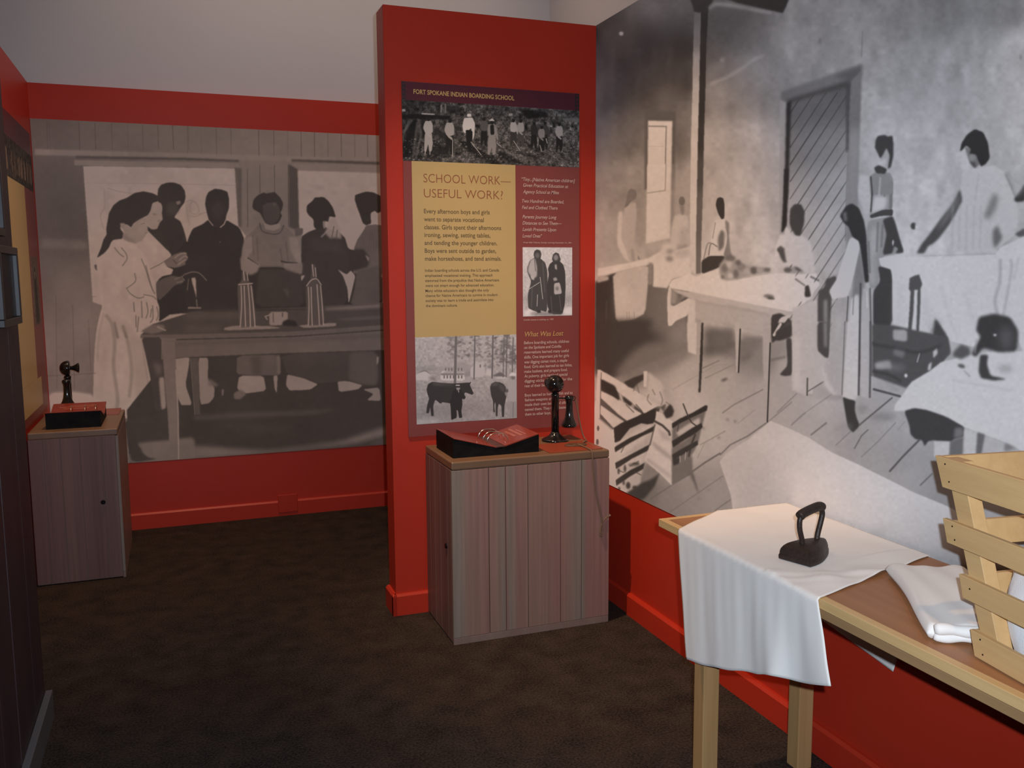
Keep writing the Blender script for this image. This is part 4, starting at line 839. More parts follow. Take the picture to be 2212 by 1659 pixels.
def cowphoto():
    c = Canvas(890, 710, 1120, 922, 4.0, 120)
    c.T(860, 640, 4.484); P = c.P; L = c.L; E = c.E
    c.G("200 400 128 500 400 124 800 400 126 1100 400 128 200 600 122 600 600 118 1100 600 118 200 700 104 450 700 112 700 720 112 1000 720 118 200 850 108 500 850 112 800 850 116 1000 850 112 200 1000 100 450 1000 92 700 950 108 850 1050 96 1100 1000 110 200 1150 96 450 1120 92 700 1100 88 900 1150 92 1100 1150 96 250 1210 116 600 1190 98", 90)
    c.mottle(.05, 4, 9)
    P(92, "165 680 420 690 440 720 165 730", 4, .7); P(126, "170 760 260 715 330 770 330 810 170 815", 1); P(84, "170 750 262 708 330 768 262 725", .8); P(78, "300 770 370 790 370 812 300 812", 3, .8)
    P(130, "430 720 640 710 650 820 410 815 410 750"); P(102, "420 745 540 690 580 640 700 660 760 700 640 740", 1.5, .8); P(82, "410 745 650 745 640 762 412 765", 1); P(96, "640 740 740 700 820 745 730 775 640 780", 1.5)
    for x in (455, 485, 515, 580, 610): P(70, [x, 695, x+10, 693, x+10, 722, x, 724], .5)
    for x in (440, 470, 500, 530, 580, 610): P(66, [x, 765, x+12, 765, x+12, 795, x, 797], .6)
    P(122, "760 640 840 640 840 780 700 790 700 700"); P(60, "790 660 800 660 800 690 790 690", .5); P(70, "910 775 990 730 1050 780 960 775", 1); P(126, "960 780 1050 780 1050 800 940 800", 1); P(128, "840 760 860 700 910 720 905 780", 2)
    r = random.Random(8)
    for (x, y0, y1, wd, cw, cy0, cy1) in ((556, 360, 840, 24, 110, 350, 600), (740, 360, 800, 13, 85, 350, 590), (915, 350, 790, 15, 90, 350, 690), (1022, 400, 780, 9, 40, 420, 640), (1052, 350, 780, 10, 30, 350, 500), (1110, 400, 760, 10, 40, 480, 660)):
        for k in range(80):
            yy = r.uniform(cy0, cy1); E(r.choice((62, 70, 84, 96)), x+r.uniform(-cw, cw)*(0.6+0.4*(yy-cy0)/(cy1-cy0)), yy, r.uniform(8, 22), r.uniform(4, 12), 1.0, .6, r.uniform(-.6, .6))
        L(70, wd, [x+4, y0, x-6, y1], .8)
    P(84, "170 1060 350 1040 700 1000 900 1060 1100 1050 900 1120 600 1160 300 1190 180 1180", 10, .5); P(130, "180 1200 400 1190 380 1225 180 1240", 5, .7)
    P(36, "275 900 290 850 330 828 420 838 540 845 620 840 680 835 700 840 695 860 720 915 732 940 715 955 690 945 650 930 635 960 600 1010 520 1040 430 1025 410 1042 360 1000 340 1060 345 1160 320 1160 310 1070 300 1130 272 1135 280 1060 300 990 285 950")
    P(30, "500 1000 560 1000 570 1180 520 1180"); L(30, 8, "690 848 702 832"); P(78, "330 835 540 850 540 862 340 860", 3, .5)
    P(30, "545 900 575 890 610 900 640 950 655 980 640 1000 620 990 622 1060 612 1110 622 1175 590 1180 580 1110 568 1100 545 1140 558 1180 515 1200 510 1120 515 1000 520 940"); P(96, "560 880 600 878 598 905 570 912", .8); P(34, "552 868 605 868 604 884 556 884", .6); P(120, "560 856 595 856 600 868 555 868", .6); P(120, "578 912 590 912 588 940", .5); L(110, 4, "655 985 620 1080", .6, .8)
    P(40, "890 880 905 845 940 828 985 832 1020 850 1042 880 1045 920 1050 960 1040 1010 1030 1060 1026 1170 1005 1170 1000 1060 975 1040 965 1080 962 1165 945 1160 945 1060 940 1020 930 1060 938 1125 922 1120 920 1020 900 960"); P(52, "985 845 1035 870 1040 930 1000 920 975 880", 2); P(80, "900 850 960 832 980 850 920 870", 3, .6); P(92, "1030 930 1062 920 1060 960 1040 965", 1)
    P(112, "1060 830 1090 800 1145 795 1150 1015 1070 1020 1055 920", 1); P(100, "1070 1020 1150 1018 1150 1175 1075 1175 1078 1100", 1); L(70, 5, "1115 1030 1112 1170"); P(140, "1070 770 1100 735 1145 745 1145 775", 1); P(80, "1090 775 1135 775 1130 805 1100 808", 1); P(52, "1045 900 1062 895 1068 925 1048 935", 1)
    return c

YP = YF - 0.008
def XZ(px, py, y=YP):
    h = hit(px, py, 1, y); return float(h[0]), float(h[2])
RED_T, YEL_T = (0.235, 0.050, 0.042), (0.52, 0.37, 0.15)
MT['panel_red'] = mat('printed_brick_red', RED_T, 0.4, noise=((5,5,5), 0.5, (0.22, 0.046, 0.038), 2))
MT['panel_yel'] = mat('printed_ochre', YEL_T, 0.4, noise=((5,5,5), 0.5, (0.50, 0.355, 0.142), 2))
MT['panel_plum'] = mat('printed_plum', (0.095, 0.016, 0.026), 0.4, noise=((5,5,5), 0.5, (0.088, 0.015, 0.024), 2))
MT['ink_gold'] = mat('ink_gold', (0.62, 0.38, 0.13), 0.5, noise=((50,50,50), 0.5, (0.58, 0.35, 0.12), 2))
MT['ink_brick'] = mat('ink_brick', (0.27, 0.09, 0.03), 0.5, noise=((50,50,50), 0.5, (0.25, 0.08, 0.028), 2))
MT['ink_dark'] = mat('ink_olive', (0.13, 0.085, 0.03), 0.5, noise=((50,50,50), 0.5, (0.12, 0.08, 0.03), 2))
MT['ink_pink'] = mat('ink_pale_pink', (0.60, 0.40, 0.34), 0.5, noise=((50,50,50), 0.5, (0.57, 0.38, 0.32), 2))
MT['ink_black'] = mat('ink_black_brown', (0.02, 0.012, 0.012), 0.5, noise=((50,50,50), 0.5, (0.03, 0.018, 0.016), 2))

def flat(name, x0, x1, z0, z1, y, th, material, parent):
    return bx(name, x0, x1, y - th, y, z0, z1, material, parent)

def lettering(name, lines, material, parent, y, cap=None, shear=0.0, bold=0.0):
    """lines: (text, x_left, x_right, z_baseline, cap height). One mesh of flat raised letters."""
    V, F = [], []
    dg = None
    for txt, xl, xr, z, ch in lines:
        cu = bpy.data.curves.new('t', 'FONT'); cu.body = txt; cu.size = 1.0; cu.shear = shear; cu.offset = bold
        cu.resolution_u = 3
        ob = bpy.data.objects.new('t', cu); COL.objects.link(ob)
        dg = bpy.context.evaluated_depsgraph_get(); dg.update()
        me = ob.evaluated_get(dg).to_mesh()
        n = len(me.vertices); co = np.empty(n*3, np.float32); me.vertices.foreach_get('co', co); co = co.reshape(-1, 3)
        if n:
            sx = (xr-xl)/max(1e-6, co[:,0].max()-co[:,0].min()); sz = ch/0.70; x0 = co[:,0].min()
            b = len(V)
            V += [(xl+(p[0]-x0)*sx, y, z+p[1]*sz) for p in co.tolist()]
            F += [[b+i for i in f.vertices] for f in me.polygons]
        ob.evaluated_get(dg).to_mesh_clear()
        bpy.data.objects.remove(ob); bpy.data.curves.remove(cu)
    me = bpy.data.meshes.new(name); me.from_pydata(V, [], F); me.materials.append(material)
    o = bpy.data.objects.new(name, me); COL.objects.link(o); o.parent = parent
    return o

PX0, PX1 = 0.9285, 1.7475; PZ0, PZ1 = 0.803, 2.316
pan = tag(empty('information_panel', (0, 0, 0)), 'tall red and ochre information panel with heading School Work, on the projecting wall', 'information panel')
flat('backing_board', PX0, PX1, PZ0, PZ1, YF - 0.001, 0.0065, MT['panel_red'], pan)
zf0, zf1 = 1.992, 2.175
hb = flat('header_band', PX0 + 0.017, PX1 - 0.022, 2.2415, PZ1 - 0.001, YF - 0.0075, 0.0009, MT['panel_plum'], pan)
flat('ochre_field', 0.9655, 1.4365, 1.235, 1.994, YF - 0.0075, 0.0007, MT['panel_yel'], pan)
# little black triangles at the ends of the header
for xa, xb in ((PX0 + 0.001, PX0 + 0.017), (PX1 - 0.022, PX1 - 0.001)):
    eb = bx('patterned_end', xa, xb, YF - 0.0082, YF - 0.0075, 2.2415, PZ1 - 0.001, MT['ink_black'], pan)
    xa += 0.001; xb -= 0.001
    bm = bmesh.new(); xm = (xa + xb) / 2
    for k in range(4):
        z = 2.246 + k * 0.0175
        for s in (1, -1):
            q = [(xa, z + 0.0075 + s * 0.0005), (xb, z + 0.0075 + s * 0.0005), (xm, z + 0.0075 + s * 0.0065)]
            bm.faces.new([bm.verts.new((a, YF - 0.0086, b)) for a, b in q])
    tp = link('triangle_pattern', bm, MT['panel_plum'], eb); tp['kind'] = 'stuff'

def photo_part(name, cv, x0, x1, z0, z1, parent, tone, tint, ppm=1500):
    img = develop(cv, 'print_' + name, 1, YP, x0, x1, z0, z1, ppm, tone, tint, falloff_gain(1, YP))
    o = sheet(name, 1, YF - 0.0075, x0, x1, z0, z1, -1, 0.0008, print_material('print_' + name, img, 0.4), parent)
    return o
p = photo_part('field_photograph', fieldphoto(), PX0, PX1 - 0.001, 1.990, 2.2405, pan, TONE_P * 0.85, (1.0, 0.93, 0.86)); p['label'] = 'dark photograph of men hoeing a field'
p = photo_part('portrait_photograph', womenphoto(), *sorted((XZ(1129, 534)[0], XZ(1236, 534)[0])), XZ(1183, 682.5)[1], XZ(1183, 534.5)[1], pan, TONE_P * 1.05, (1.0, 0.97, 0.97)); p['label'] = 'photograph of two women wrapped in shawls'
p = photo_part('cattle_photograph', cowphoto(), 0.9655, 1.4365, 0.8565, 1.2395, pan, TONE_P, (1.0, 0.97, 0.97)); p['label'] = 'photograph of two dark bulls and their keepers'

def LN(ox, oy, k, rows, ch):
    out = []
    for txt, xl, xr, yb_l, yb_r in rows:
        a = XZ(xl/k+ox, yb_l/k+oy); b = XZ(xr/k+ox, yb_r/k+oy); out.append((txt, a[0], b[0], (a[1]+b[1])/2, ch))
    return out
YT = YF - 0.0086
lettering('header_lettering', LN(790, 0, 4.337, [("FORT SPOKANE INDIAN BOARDING SCHOOL", 447, 1392, 880, 938)], 0.0185), MT['ink_gold'], hb, YF - 0.0088, bold=0.02)
M_ = (860, 340, 4.484); N_ = (860, 640, 4.484)
for row in (("SCHOOL WORK\u2014", 245, 1090, 245, 265), ("USEFUL WORK?", 250, 1015, 390, 404)): lettering('title_lettering', LN(*M_, [row], 0.0375), MT['ink_brick'], pan, YT, bold=-0.008)
def bl(y, x):    # printed lines run level on the panel; the tracing baseline falls to the right above eye level
    return y
rows = [("Every afternoon boys and girls", 250, 887, 543, 549), ("went to separate vocational", 250, 830, 620, 624), ("classes. Girls spent their afternoons", 252, 998, 697, 701), ("ironing, sewing, setting tables,", 254, 893, 772, 774), ("and tending the younger children.", 256, 960, 849, 849), ("Boys were sent outside to garden,", 258, 950, 926, 924), ("make horseshoes, and tend animals.", 260, 1000, 1002, 998)]
lettering('intro_text', LN(*M_, rows, 0.0185), MT['ink_dark'], pan, YT, bold=0.012)
rows = [("Indian boarding schools across the U.S. and Canada", 260, 978, 1108, 1104), ("emphasized vocational training. This approach", 260, 915, 1158, 1152), ("stemmed from the prejudice that Native Americans", 262, 978, 1206, 1200), ("were not smart enough for advanced education.", 264, 930, 1254, 1248), ("Many white educators also thought the only", 264, 880, 1304, 1298), ("chance for Native Americans to survive in modern", 265, 963, 1352, 1342), ("society was to learn a trade and assimilate into", 266, 923, 1400, 1390), ("the dominant culture.", 268, 575, 1448, 1446)]
lettering('small_text', LN(*M_, rows, 0.0118), MT['ink_dark'], pan, YT, bold=0.012)
rows = [("\u201cTiny...[Native American children]", 1195, 1712, 232, 238), ("Given Practical Education at", 1210, 1648, 288, 294), ("Agency School at Miles", 1210, 1558, 350, 354), ("Two Hundred are Boarded,", 1200, 1605, 440, 444), ("Fed and Clothed There", 1200, 1545, 502, 504), ("Parents Journey Long", 1205, 1533, 592, 594), ("Distances to See Them\u2014", 1205, 1583, 652, 654), ("Lavish Presents Upon", 1205, 1530, 714, 714), ("Loved Ones\u201d", 1205, 1395, 776, 776)]
for ra, rb in ((0, 3), (3, 5), (5, 9)): lettering('quotation_text', LN(*M_, rows[ra:rb], 0.0148), MT['ink_pink'], pan, YT, shear=0.22, bold=0.012)
lettering('source_line', LN(*M_, [("Great Falls Tribune, Sunday morning December 13, 1901", 1212, 1680, 832, 832)], 0.006), MT['ink_pink'], pan, YT, shear=0.22, bold=0.012)
lettering('caption_line', LN(*N_, [("Colville women in clothing, ca. 1905", 1215, 1505, 236, 230)], 0.007), MT['ink_pink'], pan, YT, shear=0.22, bold=0.012)
lettering('subheading_lettering', LN(*N_, [("What Was Lost", 1228, 1600, 390, 380)], 0.0225), MT['ink_gold'], pan, YT, shear=0.22)
rows = [("Before boarding schools, children", 1220, 1655, 462, 452), ("on the Spokane and Colville", 1220, 1580, 508, 500), ("reservations learned many useful", 1220, 1652, 554, 542), ("skills. One important job for girls", 1221, 1655, 602, 588), ("was digging camas root, a staple", 1221, 1637, 648, 636), ("food. Girls also learned to tan hides,", 1221, 1685, 695, 680), ("make baskets, and prepare food.", 1222, 1640, 742, 724), ("At puberty, girls received special", 1223, 1640, 788, 768), ("digging sticks to be used for the", 1224, 1685, 836, 812), ("rest of their lives.", 1225, 1450, 882, 872), ("Boys learned to hunt and fish and to", 1227, 1690, 972, 946), ("fashion weapons and tools. Boys", 1227, 1660, 1018, 994), ("made their own bows and often", 1228, 1650, 1064, 1040), ("named them. They never loaned", 1228, 1640, 1110, 1086), ("them to other boys.", 1228, 1480, 1156, 1142)]
for ra, rb in ((0, 10), (10, 15)): lettering('story_text', LN(*N_, rows[ra:rb], 0.0135), MT['ink_pink'], pan, YT, bold=0.015)

# ------------------------------------------------------------------ the similar panel on the left wall, seen edge-on
def leftpanel_photo():
    c = Canvas(0, 0, 300, 100, 3.0, 40); r = random.Random(2)
    c.mottle(.5, 6, 31)
    for k in range(26):
        x = r.uniform(5, 290); c.P(r.choice((120, 96, 70, 140)), [x, 20+r.uniform(0, 20), x+r.uniform(4, 10), 30, x+r.uniform(3, 12), 80, x-2, 85], 1, .7)
    return c
lp = tag(empty('information_panel', (0, 0, 0)), 'red and ochre information panel seen nearly edge-on, on the far left wall', 'information panel')
XP = XL
def lflat(name, y0, y1, z0, z1, off, th, m_, par=None):
    return bx(name, XP + off, XP + off + th, y0, y1, z0, z1, m_, par or lp)
lflat('backing_board', 4.72, 5.62, 0.79, 2.29, 0.001, 0.0065, MT['panel_red'])
lflat('header_band', 4.74, 5.60, 2.17, 2.288, 0.0075, 0.001, MT['panel_plum'])
lflat('ochre_field', 4.76, 5.28, 0.980, 1.978, 0.0075, 0.001, MT['panel_yel'])
lflat('ochre_strip', 4.76, 5.42, 0.83, 0.979, 0.0075, 0.001, MT['panel_yel'])
def plain_print(cv, name):
    g = np.clip(cv.a, 0, 255)/255.0; g = g**2.2*1.6
    A = np.stack([g*1.0, g*.72, g*.5, np.ones_like(g)], -1)[::-1]
    im = bpy.data.images.new(name, cv.w, cv.h, float_buffer=True); im.pixels.foreach_set(np.ascontiguousarray(A, np.float32).ravel()); im.update(); im.pack()
    return im
o = sheet('crowd_photograph', 0, XP + 0.0075, 4.73, 5.61, 1.978, 2.17, 1, 0.001, print_material('print_crowd', plain_print(leftpanel_photo(), 'print_crowd'), 0.4), lp); o['label'] = 'dark sepia photograph of standing figures'
def portrait_small():
    c = Canvas(0, 0, 60, 120, 3.0, 84); c.P(36, "20 30 30 15 40 30 44 60 48 118 14 118 16 60", 2); c.P(110, "24 26 36 26 34 40 26 40", 1); c.mottle(.1, 5, 3); return c
o = sheet('portrait_photograph', 0, XP + 0.0075, 5.33, 5.55, 1.26, 1.62, 1, 0.001, print_material('print_portrait', plain_print(portrait_small(), 'print_portrait'), 0.4), lp)

# ------------------------------------------------------------------ display cabinet with book cradle, telephone, card and tag
CW, CD, CH = 0.703, 0.400, 0.7637
def cabinet(label):
    root = tag(empty('display_cabinet'), label, 'cabinet', 'low board-fronted display cabinets')
    t = 0.020; top_t = 0.034
    bm = bmesh.new()
    box(bm, 0.006, CW - 0.006, 0.012, CD, 0.004, CH - top_t)
    link('carcass', bm, MT['barn'], root)
    bx('worktop', 0, CW, 0, CD, CH - top_t, CH, MT['worktop'], root, bevel=0.006, seg=3)
    # front boards with dark joints, one panel
    bm = bmesh.new(); cuts = [0.0, 0.223, 0.327, 0.467, 0.677, 0.816, 1.0]
    for i, (a, b) in enumerate(zip(cuts, cuts[1:])):
        box(bm, a*CW + (0.0014 if i else 0), b*CW - (0.0014 if i < 5 else 0), 0.0, 0.013, 0.030, CH - top_t - 0.002)
    link('front_panel', bm, MT['barn_front'], root, bevel=0.0012)
    bx('kick_board', 0, CW, 0.0, 0.013, 0.0, 0.029, MT['barn'], root, bevel=0.0015)
    bm = bmesh.new(); cy = [0.0135, 0.072, 0.175, 0.26, 0.335, CD]
    for i, (a, b) in enumerate(zip(cy, cy[1:])):
        box(bm, 0.0, 0.012, a + (0.0013 if i else 0), b - (0.0013 if i < 4 else 0), 0.006, CH - top_t - 0.002)
    dr = link('door', bm, MT['barn_side'], root, bevel=0.0012)
    bm = bmesh.new(); lathe(bm, [(0.003, 0.0), (0.011, -0.001), (0.011, -0.006), (0.008, -0.008)], 24, (0, 0.040 + 0.045, CH * 0.52), 'x')
    link('lock', bm, MT['knob'], dr, smooth=False)
    bx('side_panel', CW - 0.013, CW, 0.0135, CD, 0.0, CH - top_t - 0.002, MT['barn'], root, bevel=0.0012)
    return root

def plank_mat(name, bands, scale_axis):
    """weathered boards: colour bands across the boards with fine vertical streaks"""
    m = mat(name, (0.115, 0.072, 0.062), 0.5, spec=0.4)
    nt = m.node_tree; b = nt.nodes['Principled BSDF']; tc = [n for n in nt.nodes if n.type == 'TEX_COORD'][0]
    sp = nt.nodes.new('ShaderNodeSeparateXYZ'); nt.links.new(tc.outputs['Object'], sp.inputs[0])
    dv = nt.nodes.new('ShaderNodeMath'); dv.operation = 'DIVIDE'; dv.inputs[1].default_value = CW if scale_axis == 'X' else CD
    nz0 = nt.nodes.new('ShaderNodeTexNoise'); nz0.inputs['Scale'].default_value = 2.0; nt.links.new(tc.outputs['Object'], nz0.inputs['Vector'])
    ad = nt.nodes.new('ShaderNodeMath'); ad.operation = 'MULTIPLY_ADD'; ad.inputs[1].default_value = 0.02; nt.links.new(nz0.outputs[0], ad.inputs[0])
    nt.links.new(sp.outputs[scale_axis], dv.inputs[0]); nt.links.new(dv.outputs[0], ad.inputs[2])
    cr = nt.nodes.new('ShaderNodeValToRGB'); nt.links.new(ad.outputs[0], cr.inputs[0])
    el = cr.color_ramp.elements
    while len(el) > 1: el.remove(el[-1])
    el[0].position = bands[0][0]; el[0].color = (*bands[0][1], 1)
    for p_, c_ in bands[1:]:
        e = el.new(p_); e.color = (*c_, 1)
    mp = nt.nodes.new('ShaderNodeMapping'); mp.inputs['Scale'].default_value = (70, 70, 1.5); nt.links.new(tc.outputs['Object'], mp.inputs[0])
    nz = nt.nodes.new('ShaderNodeTexNoise'); nz.inputs['Scale'].default_value = 1; nz.inputs['Detail'].default_value = 4; nt.links.new(mp.outputs[0], nz.inputs['Vector'])
    mr = nt.nodes.new('ShaderNodeMapRange'); mr.inputs[1].default_value = 0.3; mr.inputs[2].default_value = 0.7; mr.inputs[3].default_value = 0.86; mr.inputs[4].default_value = 1.12; nt.links.new(nz.outputs[0], mr.inputs[0])
    mx = nt.nodes.new('ShaderNodeVectorMath'); mx.operation = 'SCALE'; nt.links.new(cr.outputs[0], mx.inputs[0]); nt.links.new(mr.outputs[0], mx.inputs['Scale']); nt.links.new(mx.outputs[0], b.inputs['Base Color'])
    return m
A_, G_, R_, D_ = (0.27, 0.165, 0.125), (0.235, 0.185, 0.145), (0.275, 0.150, 0.120), (0.155, 0.078, 0.066)
MT['barn_front'] = plank_mat('weathered_front_boards', [(0.0, G_), (0.05, G_), (0.10, A_), (0.22, R_), (0.27, A_), (0.325, G_), (0.335, R_), (0.36, G_), (0.42, R_), (0.47, A_), (0.60, A_), (0.675, R_), (0.72, A_), (0.80, G_), (0.815, G_), (0.84, G_), (0.86, R_), (0.93, R_), (1.0, R_)], 'X')
MT['barn_side'] = plank_mat('weathered_door_boards', [(0.0, (0.18, 0.105, 0.085)), (0.3, D_), (0.6, (0.19, 0.105, 0.085)), (1.0, D_)], 'Y')

def cradle(label):
    """black cradle with a V-shaped top holding an open ring binder of laminated red pages; local origin front-left corner of its base"""
    root = tag(empty('book_cradle'), label, 'book cradle', 'black cradles holding open ring binders')
    Wd, Dp, hL, hR, hM, xm = 0.378, 0.248, 0.080, 0.074, 0.026, 0.205
    bm = bmesh.new(); prof = [(0, 0), (Wd, 0), (Wd, hR), (xm, hM), (0, hL)]
    fr = [bm.verts.new((x, 0, z)) for x, z in prof]; bk = [bm.verts.new((x, Dp, z)) for x, z in prof]
    bm.faces.new(fr); bm.faces.new(bk[::-1])
    for i in range(5): bm.faces.new((fr[i], fr[(i+1) % 5], bk[(i+1) % 5], bk[i]))
    link('base', bm, MT['black'], root)
    nb = empty('ring_binder'); 
    cov = bmesh.new()
    def slab(xa, za, xb, zb, y0, y1, t0, t1, bm):
        d = Vector((xb-xa, 0, zb-za)).normalized(); n = Vector((-d.z, 0, d.x))
        if n.z < 0: n = -n
        q = []
        for t in (t0, t1):
            for x, z, y in ((xa, za, y0), (xb, zb, y0), (xb, zb, y1), (xa, za, y1)): q.append(Vector((x, y, z)) + n*t)
        hexa(bm, q)
    slab(0.003, hL, xm - 0.018, hM + 0.005, -0.004, Dp + 0.004, 0.0005, 0.004, cov)
    slab(xm + 0.020, hM + 0.007, Wd - 0.002, hR, -0.004, Dp + 0.004, 0.0005, 0.006, cov)
    pg = link('pages', cov, MT['page'], root, bevel=0.001)
    bm = bmesh.new(); slab(xm - 0.020, hM + 0.005, xm + 0.022, hM + 0.007, -0.002, Dp + 0.002, 0.0, 0.004, bm)
    link('binder_spine', bm, MT['spine'], root)
    for yy in (0.035, 0.085, 0.150):
        bm = bmesh.new()
        pts = [(xm - 0.048 + 0.096*(0.5-0.5*math.cos(a)), yy, hM + 0.012 + 0.046*math.sin(a) + 0.008*abs(math.cos(a))) for a in [math.pi*k/14 for k in range(15)]]
        tube(bm, pts, 0.0021, 8); link('ring', bm, MT['metal'], root, smooth=True)
    bpy.data.objects.remove(nb)
    # pale pink strips on the right-hand page
    bm = bmesh.new()
    for a, b, c_, d_ in ((0.45, 0.53, 0.30, 0.80), (0.60, 0.68, 0.22, 0.88), (0.72, 0.77, 0.2, 0.7)):
        q = []
        for u, v in ((a, c_), (b, c_), (b, d_), (a, d_)):
            x = xm + 0.020 + u*(Wd - xm - 0.022); z = hM + 0.007 + u*(hR - hM - 0.007); q.append(bm.verts.new((x, v*Dp, z + 0.0069)))
        bm.faces.new(q)
    link('pale_block', bm, MT['pagepale'], pg)
    return root
MT['spine'] = mat('brown_binder_spine', (0.10, 0.035, 0.022), 0.35, noise=((30,30,30), 0.5, (0.07, 0.025, 0.018), 2))
MT['pagepale'] = mat('pale_pink_block', (0.42, 0.13, 0.09), 0.25, noise=((90,90,90), 0.6, (0.34, 0.08, 0.05), 3))

def telephone(label, with_cord=True):
    """candlestick telephone; local origin at the centre of its base, mouthpiece towards +Y, receiver hanging on +X"""
    root = tag(empty('candlestick_telephone'), label, 'telephone', 'black candlestick telephones')
    bm = bmesh.new()
    lathe(bm, [(0.060, 0), (0.062, 0.003), (0.060, 0.009), (0.052, 0.013), (0.044, 0.016), (0.030, 0.024), (0.021, 0.034), (0.018, 0.042)], 48)
    link('base', bm, MT['gloss'], root, smooth=True)
    bm = bmesh.new(); lathe(bm, [(0.0165, 0.035), (0.0165, 0.200), (0.018, 0.203), (0.018, 0.212), (0.012, 0.217)], 32)
    link('stem', bm, MT['gloss'], root, smooth=True)
    bm = bmesh.new(); H = 0.257
    lathe(bm, [(0.004, -0.036), (0.016, -0.034), (0.028, -0.027), (0.037, -0.015), (0.041, 0.0), (0.041, 0.008), (0.036, 0.014), (0.022, 0.016), (0.012, 0.018)], 40, (0, 0, H), 'y')
    tr = link('transmitter', bm, MT['gloss'], root, smooth=True)
    bm = bmesh.new(); lathe(bm, [(0.010, 0.014), (0.010, 0.022), (0.014, 0.034), (0.022, 0.048), (0.027, 0.056), (0.0275, 0.059), (0.024, 0.058), (0.012, 0.036), (0.006, 0.030)], 32, (0, 0, H), 'y')
    link('mouthpiece', bm, MT['gloss'], tr, smooth=True)
    bm = bmesh.new(); box(bm, -0.007, 0.007, -0.010, 0.010, 0.208, H - 0.030); link('yoke', bm, MT['gloss'], root, bevel=0.002)
    bm = bmesh.new(); tube(bm, spline([(0.012, 0, 0.193), (0.030, 0, 0.192), (0.045, 0, 0.191)], 5), 0.0036, 8)
    for s in (-1, 1): tube(bm, spline([(0.043, 0, 0.191), (0.050, s*0.013, 0.190), (0.066, s*0.015, 0.190), (0.078, s*0.015, 0.194)], 5), 0.0026, 8)
    link('receiver_hook', bm, MT['gloss'], root, smooth=True)
    cx = 0.070; bm = bmesh.new()
    lathe(bm, [(0.008, 0.203), (0.017, 0.201), (0.021, 0.195), (0.021, 0.186), (0.0165, 0.178), (0.0155, 0.160), (0.0165, 0.130), (0.020, 0.105), (0.026, 0.086), (0.033, 0.074), (0.0345, 0.066), (0.031, 0.060), (0.012, 0.057)], 32, (cx, 0, 0))
    rc = link('receiver', bm, MT['gloss'], root, smooth=True)
    bm = bmesh.new()
    tube(bm, [(cx + 0.020 + 0.010*math.sin(a), 0, 0.188 - 0.010*math.cos(a)) for a in [2*math.pi*k/16 for k in range(17)]], 0.0016, 6)
    link('cord_loop', bm, MT['gloss'], rc, smooth=True)
    return root

def drop(obj_, x, y, z, rz=0.0): obj_.location = (x, y, z); obj_.rotation_euler = (0, 0, rz)
def copy_tree(o, parent=None, at=None):
    c = o.copy(); COL.objects.link(c); c.parent = parent
    for ch in [k for k in bpy.data.objects if k.parent == o]: copy_tree(ch, c)
    return c

C1X, C1Y = 1.000, 3.375
C2X, C2Y = -0.302, 4.7975         # local x runs towards the alcove wall
def L2(lx, ly): return (C2X - ly, C2Y + lx)

cab = cabinet('board-fronted display cabinet with a black telephone, in front of the projecting wall'); drop(cab, C1X, C1Y, 0)
cab2 = copy_tree(cab); drop(cab2, C2X, C2Y, 0, math.pi/2); cab2['label'] = 'board-fronted display cabinet in the dim far left corner, its lock side towards us'
cr = cradle('black cradle with open red ring binder, on the cabinet by the projecting wall'); drop(cr, C1X + 0.029, C1Y + 0.072, CH)
cr2 = copy_tree(cr); x, y = L2(0.088, 0.080); drop(cr2, x, y, CH, math.pi/2); cr2['label'] = 'black cradle with red binder page tilted up, on the far left corner cabinet'
ph = telephone('black candlestick telephone with receiver on its right, in front of the information panel'); drop(ph, 1.5715, 3.655, CH)
ph2 = copy_tree(ph); drop(ph2, *PH2, CH, -math.pi/2); ph2['label'] = 'black candlestick telephone in profile, on the far left corner cabinet'

# card mats
def card(label):
    o = bx('card_mat', 0, 0.248, 0, 0.190, 0, 0.003, MT['card'], None, bevel=0.0006, seg=1)
    return tag(o, label, 'card', 'orange red cards on the cabinets')
k1 = card('orange-red card under a dark oval tag, beside the telephone on the near cabinet'); drop(k1, 1.437, 3.396, CH, math.radians(1.5))
k2 = k1.copy(); COL.objects.link(k2); x, y = L2(0.50, 0.02); drop(k2, x, y, CH, math.pi/2); k2['label'] = 'small orange-red card beside the binder on the far left corner cabinet'

tg = tag(empty('oval_tag', (0, 0, 0)), 'dark oval leather tag on a long brown cord hanging down the cabinet front', 'tag')
bm = bmesh.new(); lathe(bm, [(0.050, 0), (0.053, 0.0015), (0.050, 0.0035), (0.02, 0.0037)], 40)
bmesh.ops.scale(bm, vec=(1.0, 0.62, 1), verts=bm.verts); bmesh.ops.translate(bm, vec=(1.607, 3.510, CH + 0.0034), verts=bm.verts)
d = link('disc', bm, MT['tagm'], tg)
bm = bmesh.new(); lathe(bm, [(0.020, 0), (0.019, 0.0008), (0.01, 0.001)], 24); bmesh.ops.scale(bm, vec=(1.2, 0.6, 1), verts=bm.verts)
bmesh.ops.translate(bm, vec=(1.612, 3.508, CH + 0.0070), verts=bm.verts); link('stamped_mark', bm, mat('worn_brass_mark', (0.20, 0.12, 0.06), 0.45, metal=0.4, noise=((200,200,200), 0.8, (0.08, 0.045, 0.025), 3)), d)
bm = bmesh.new()
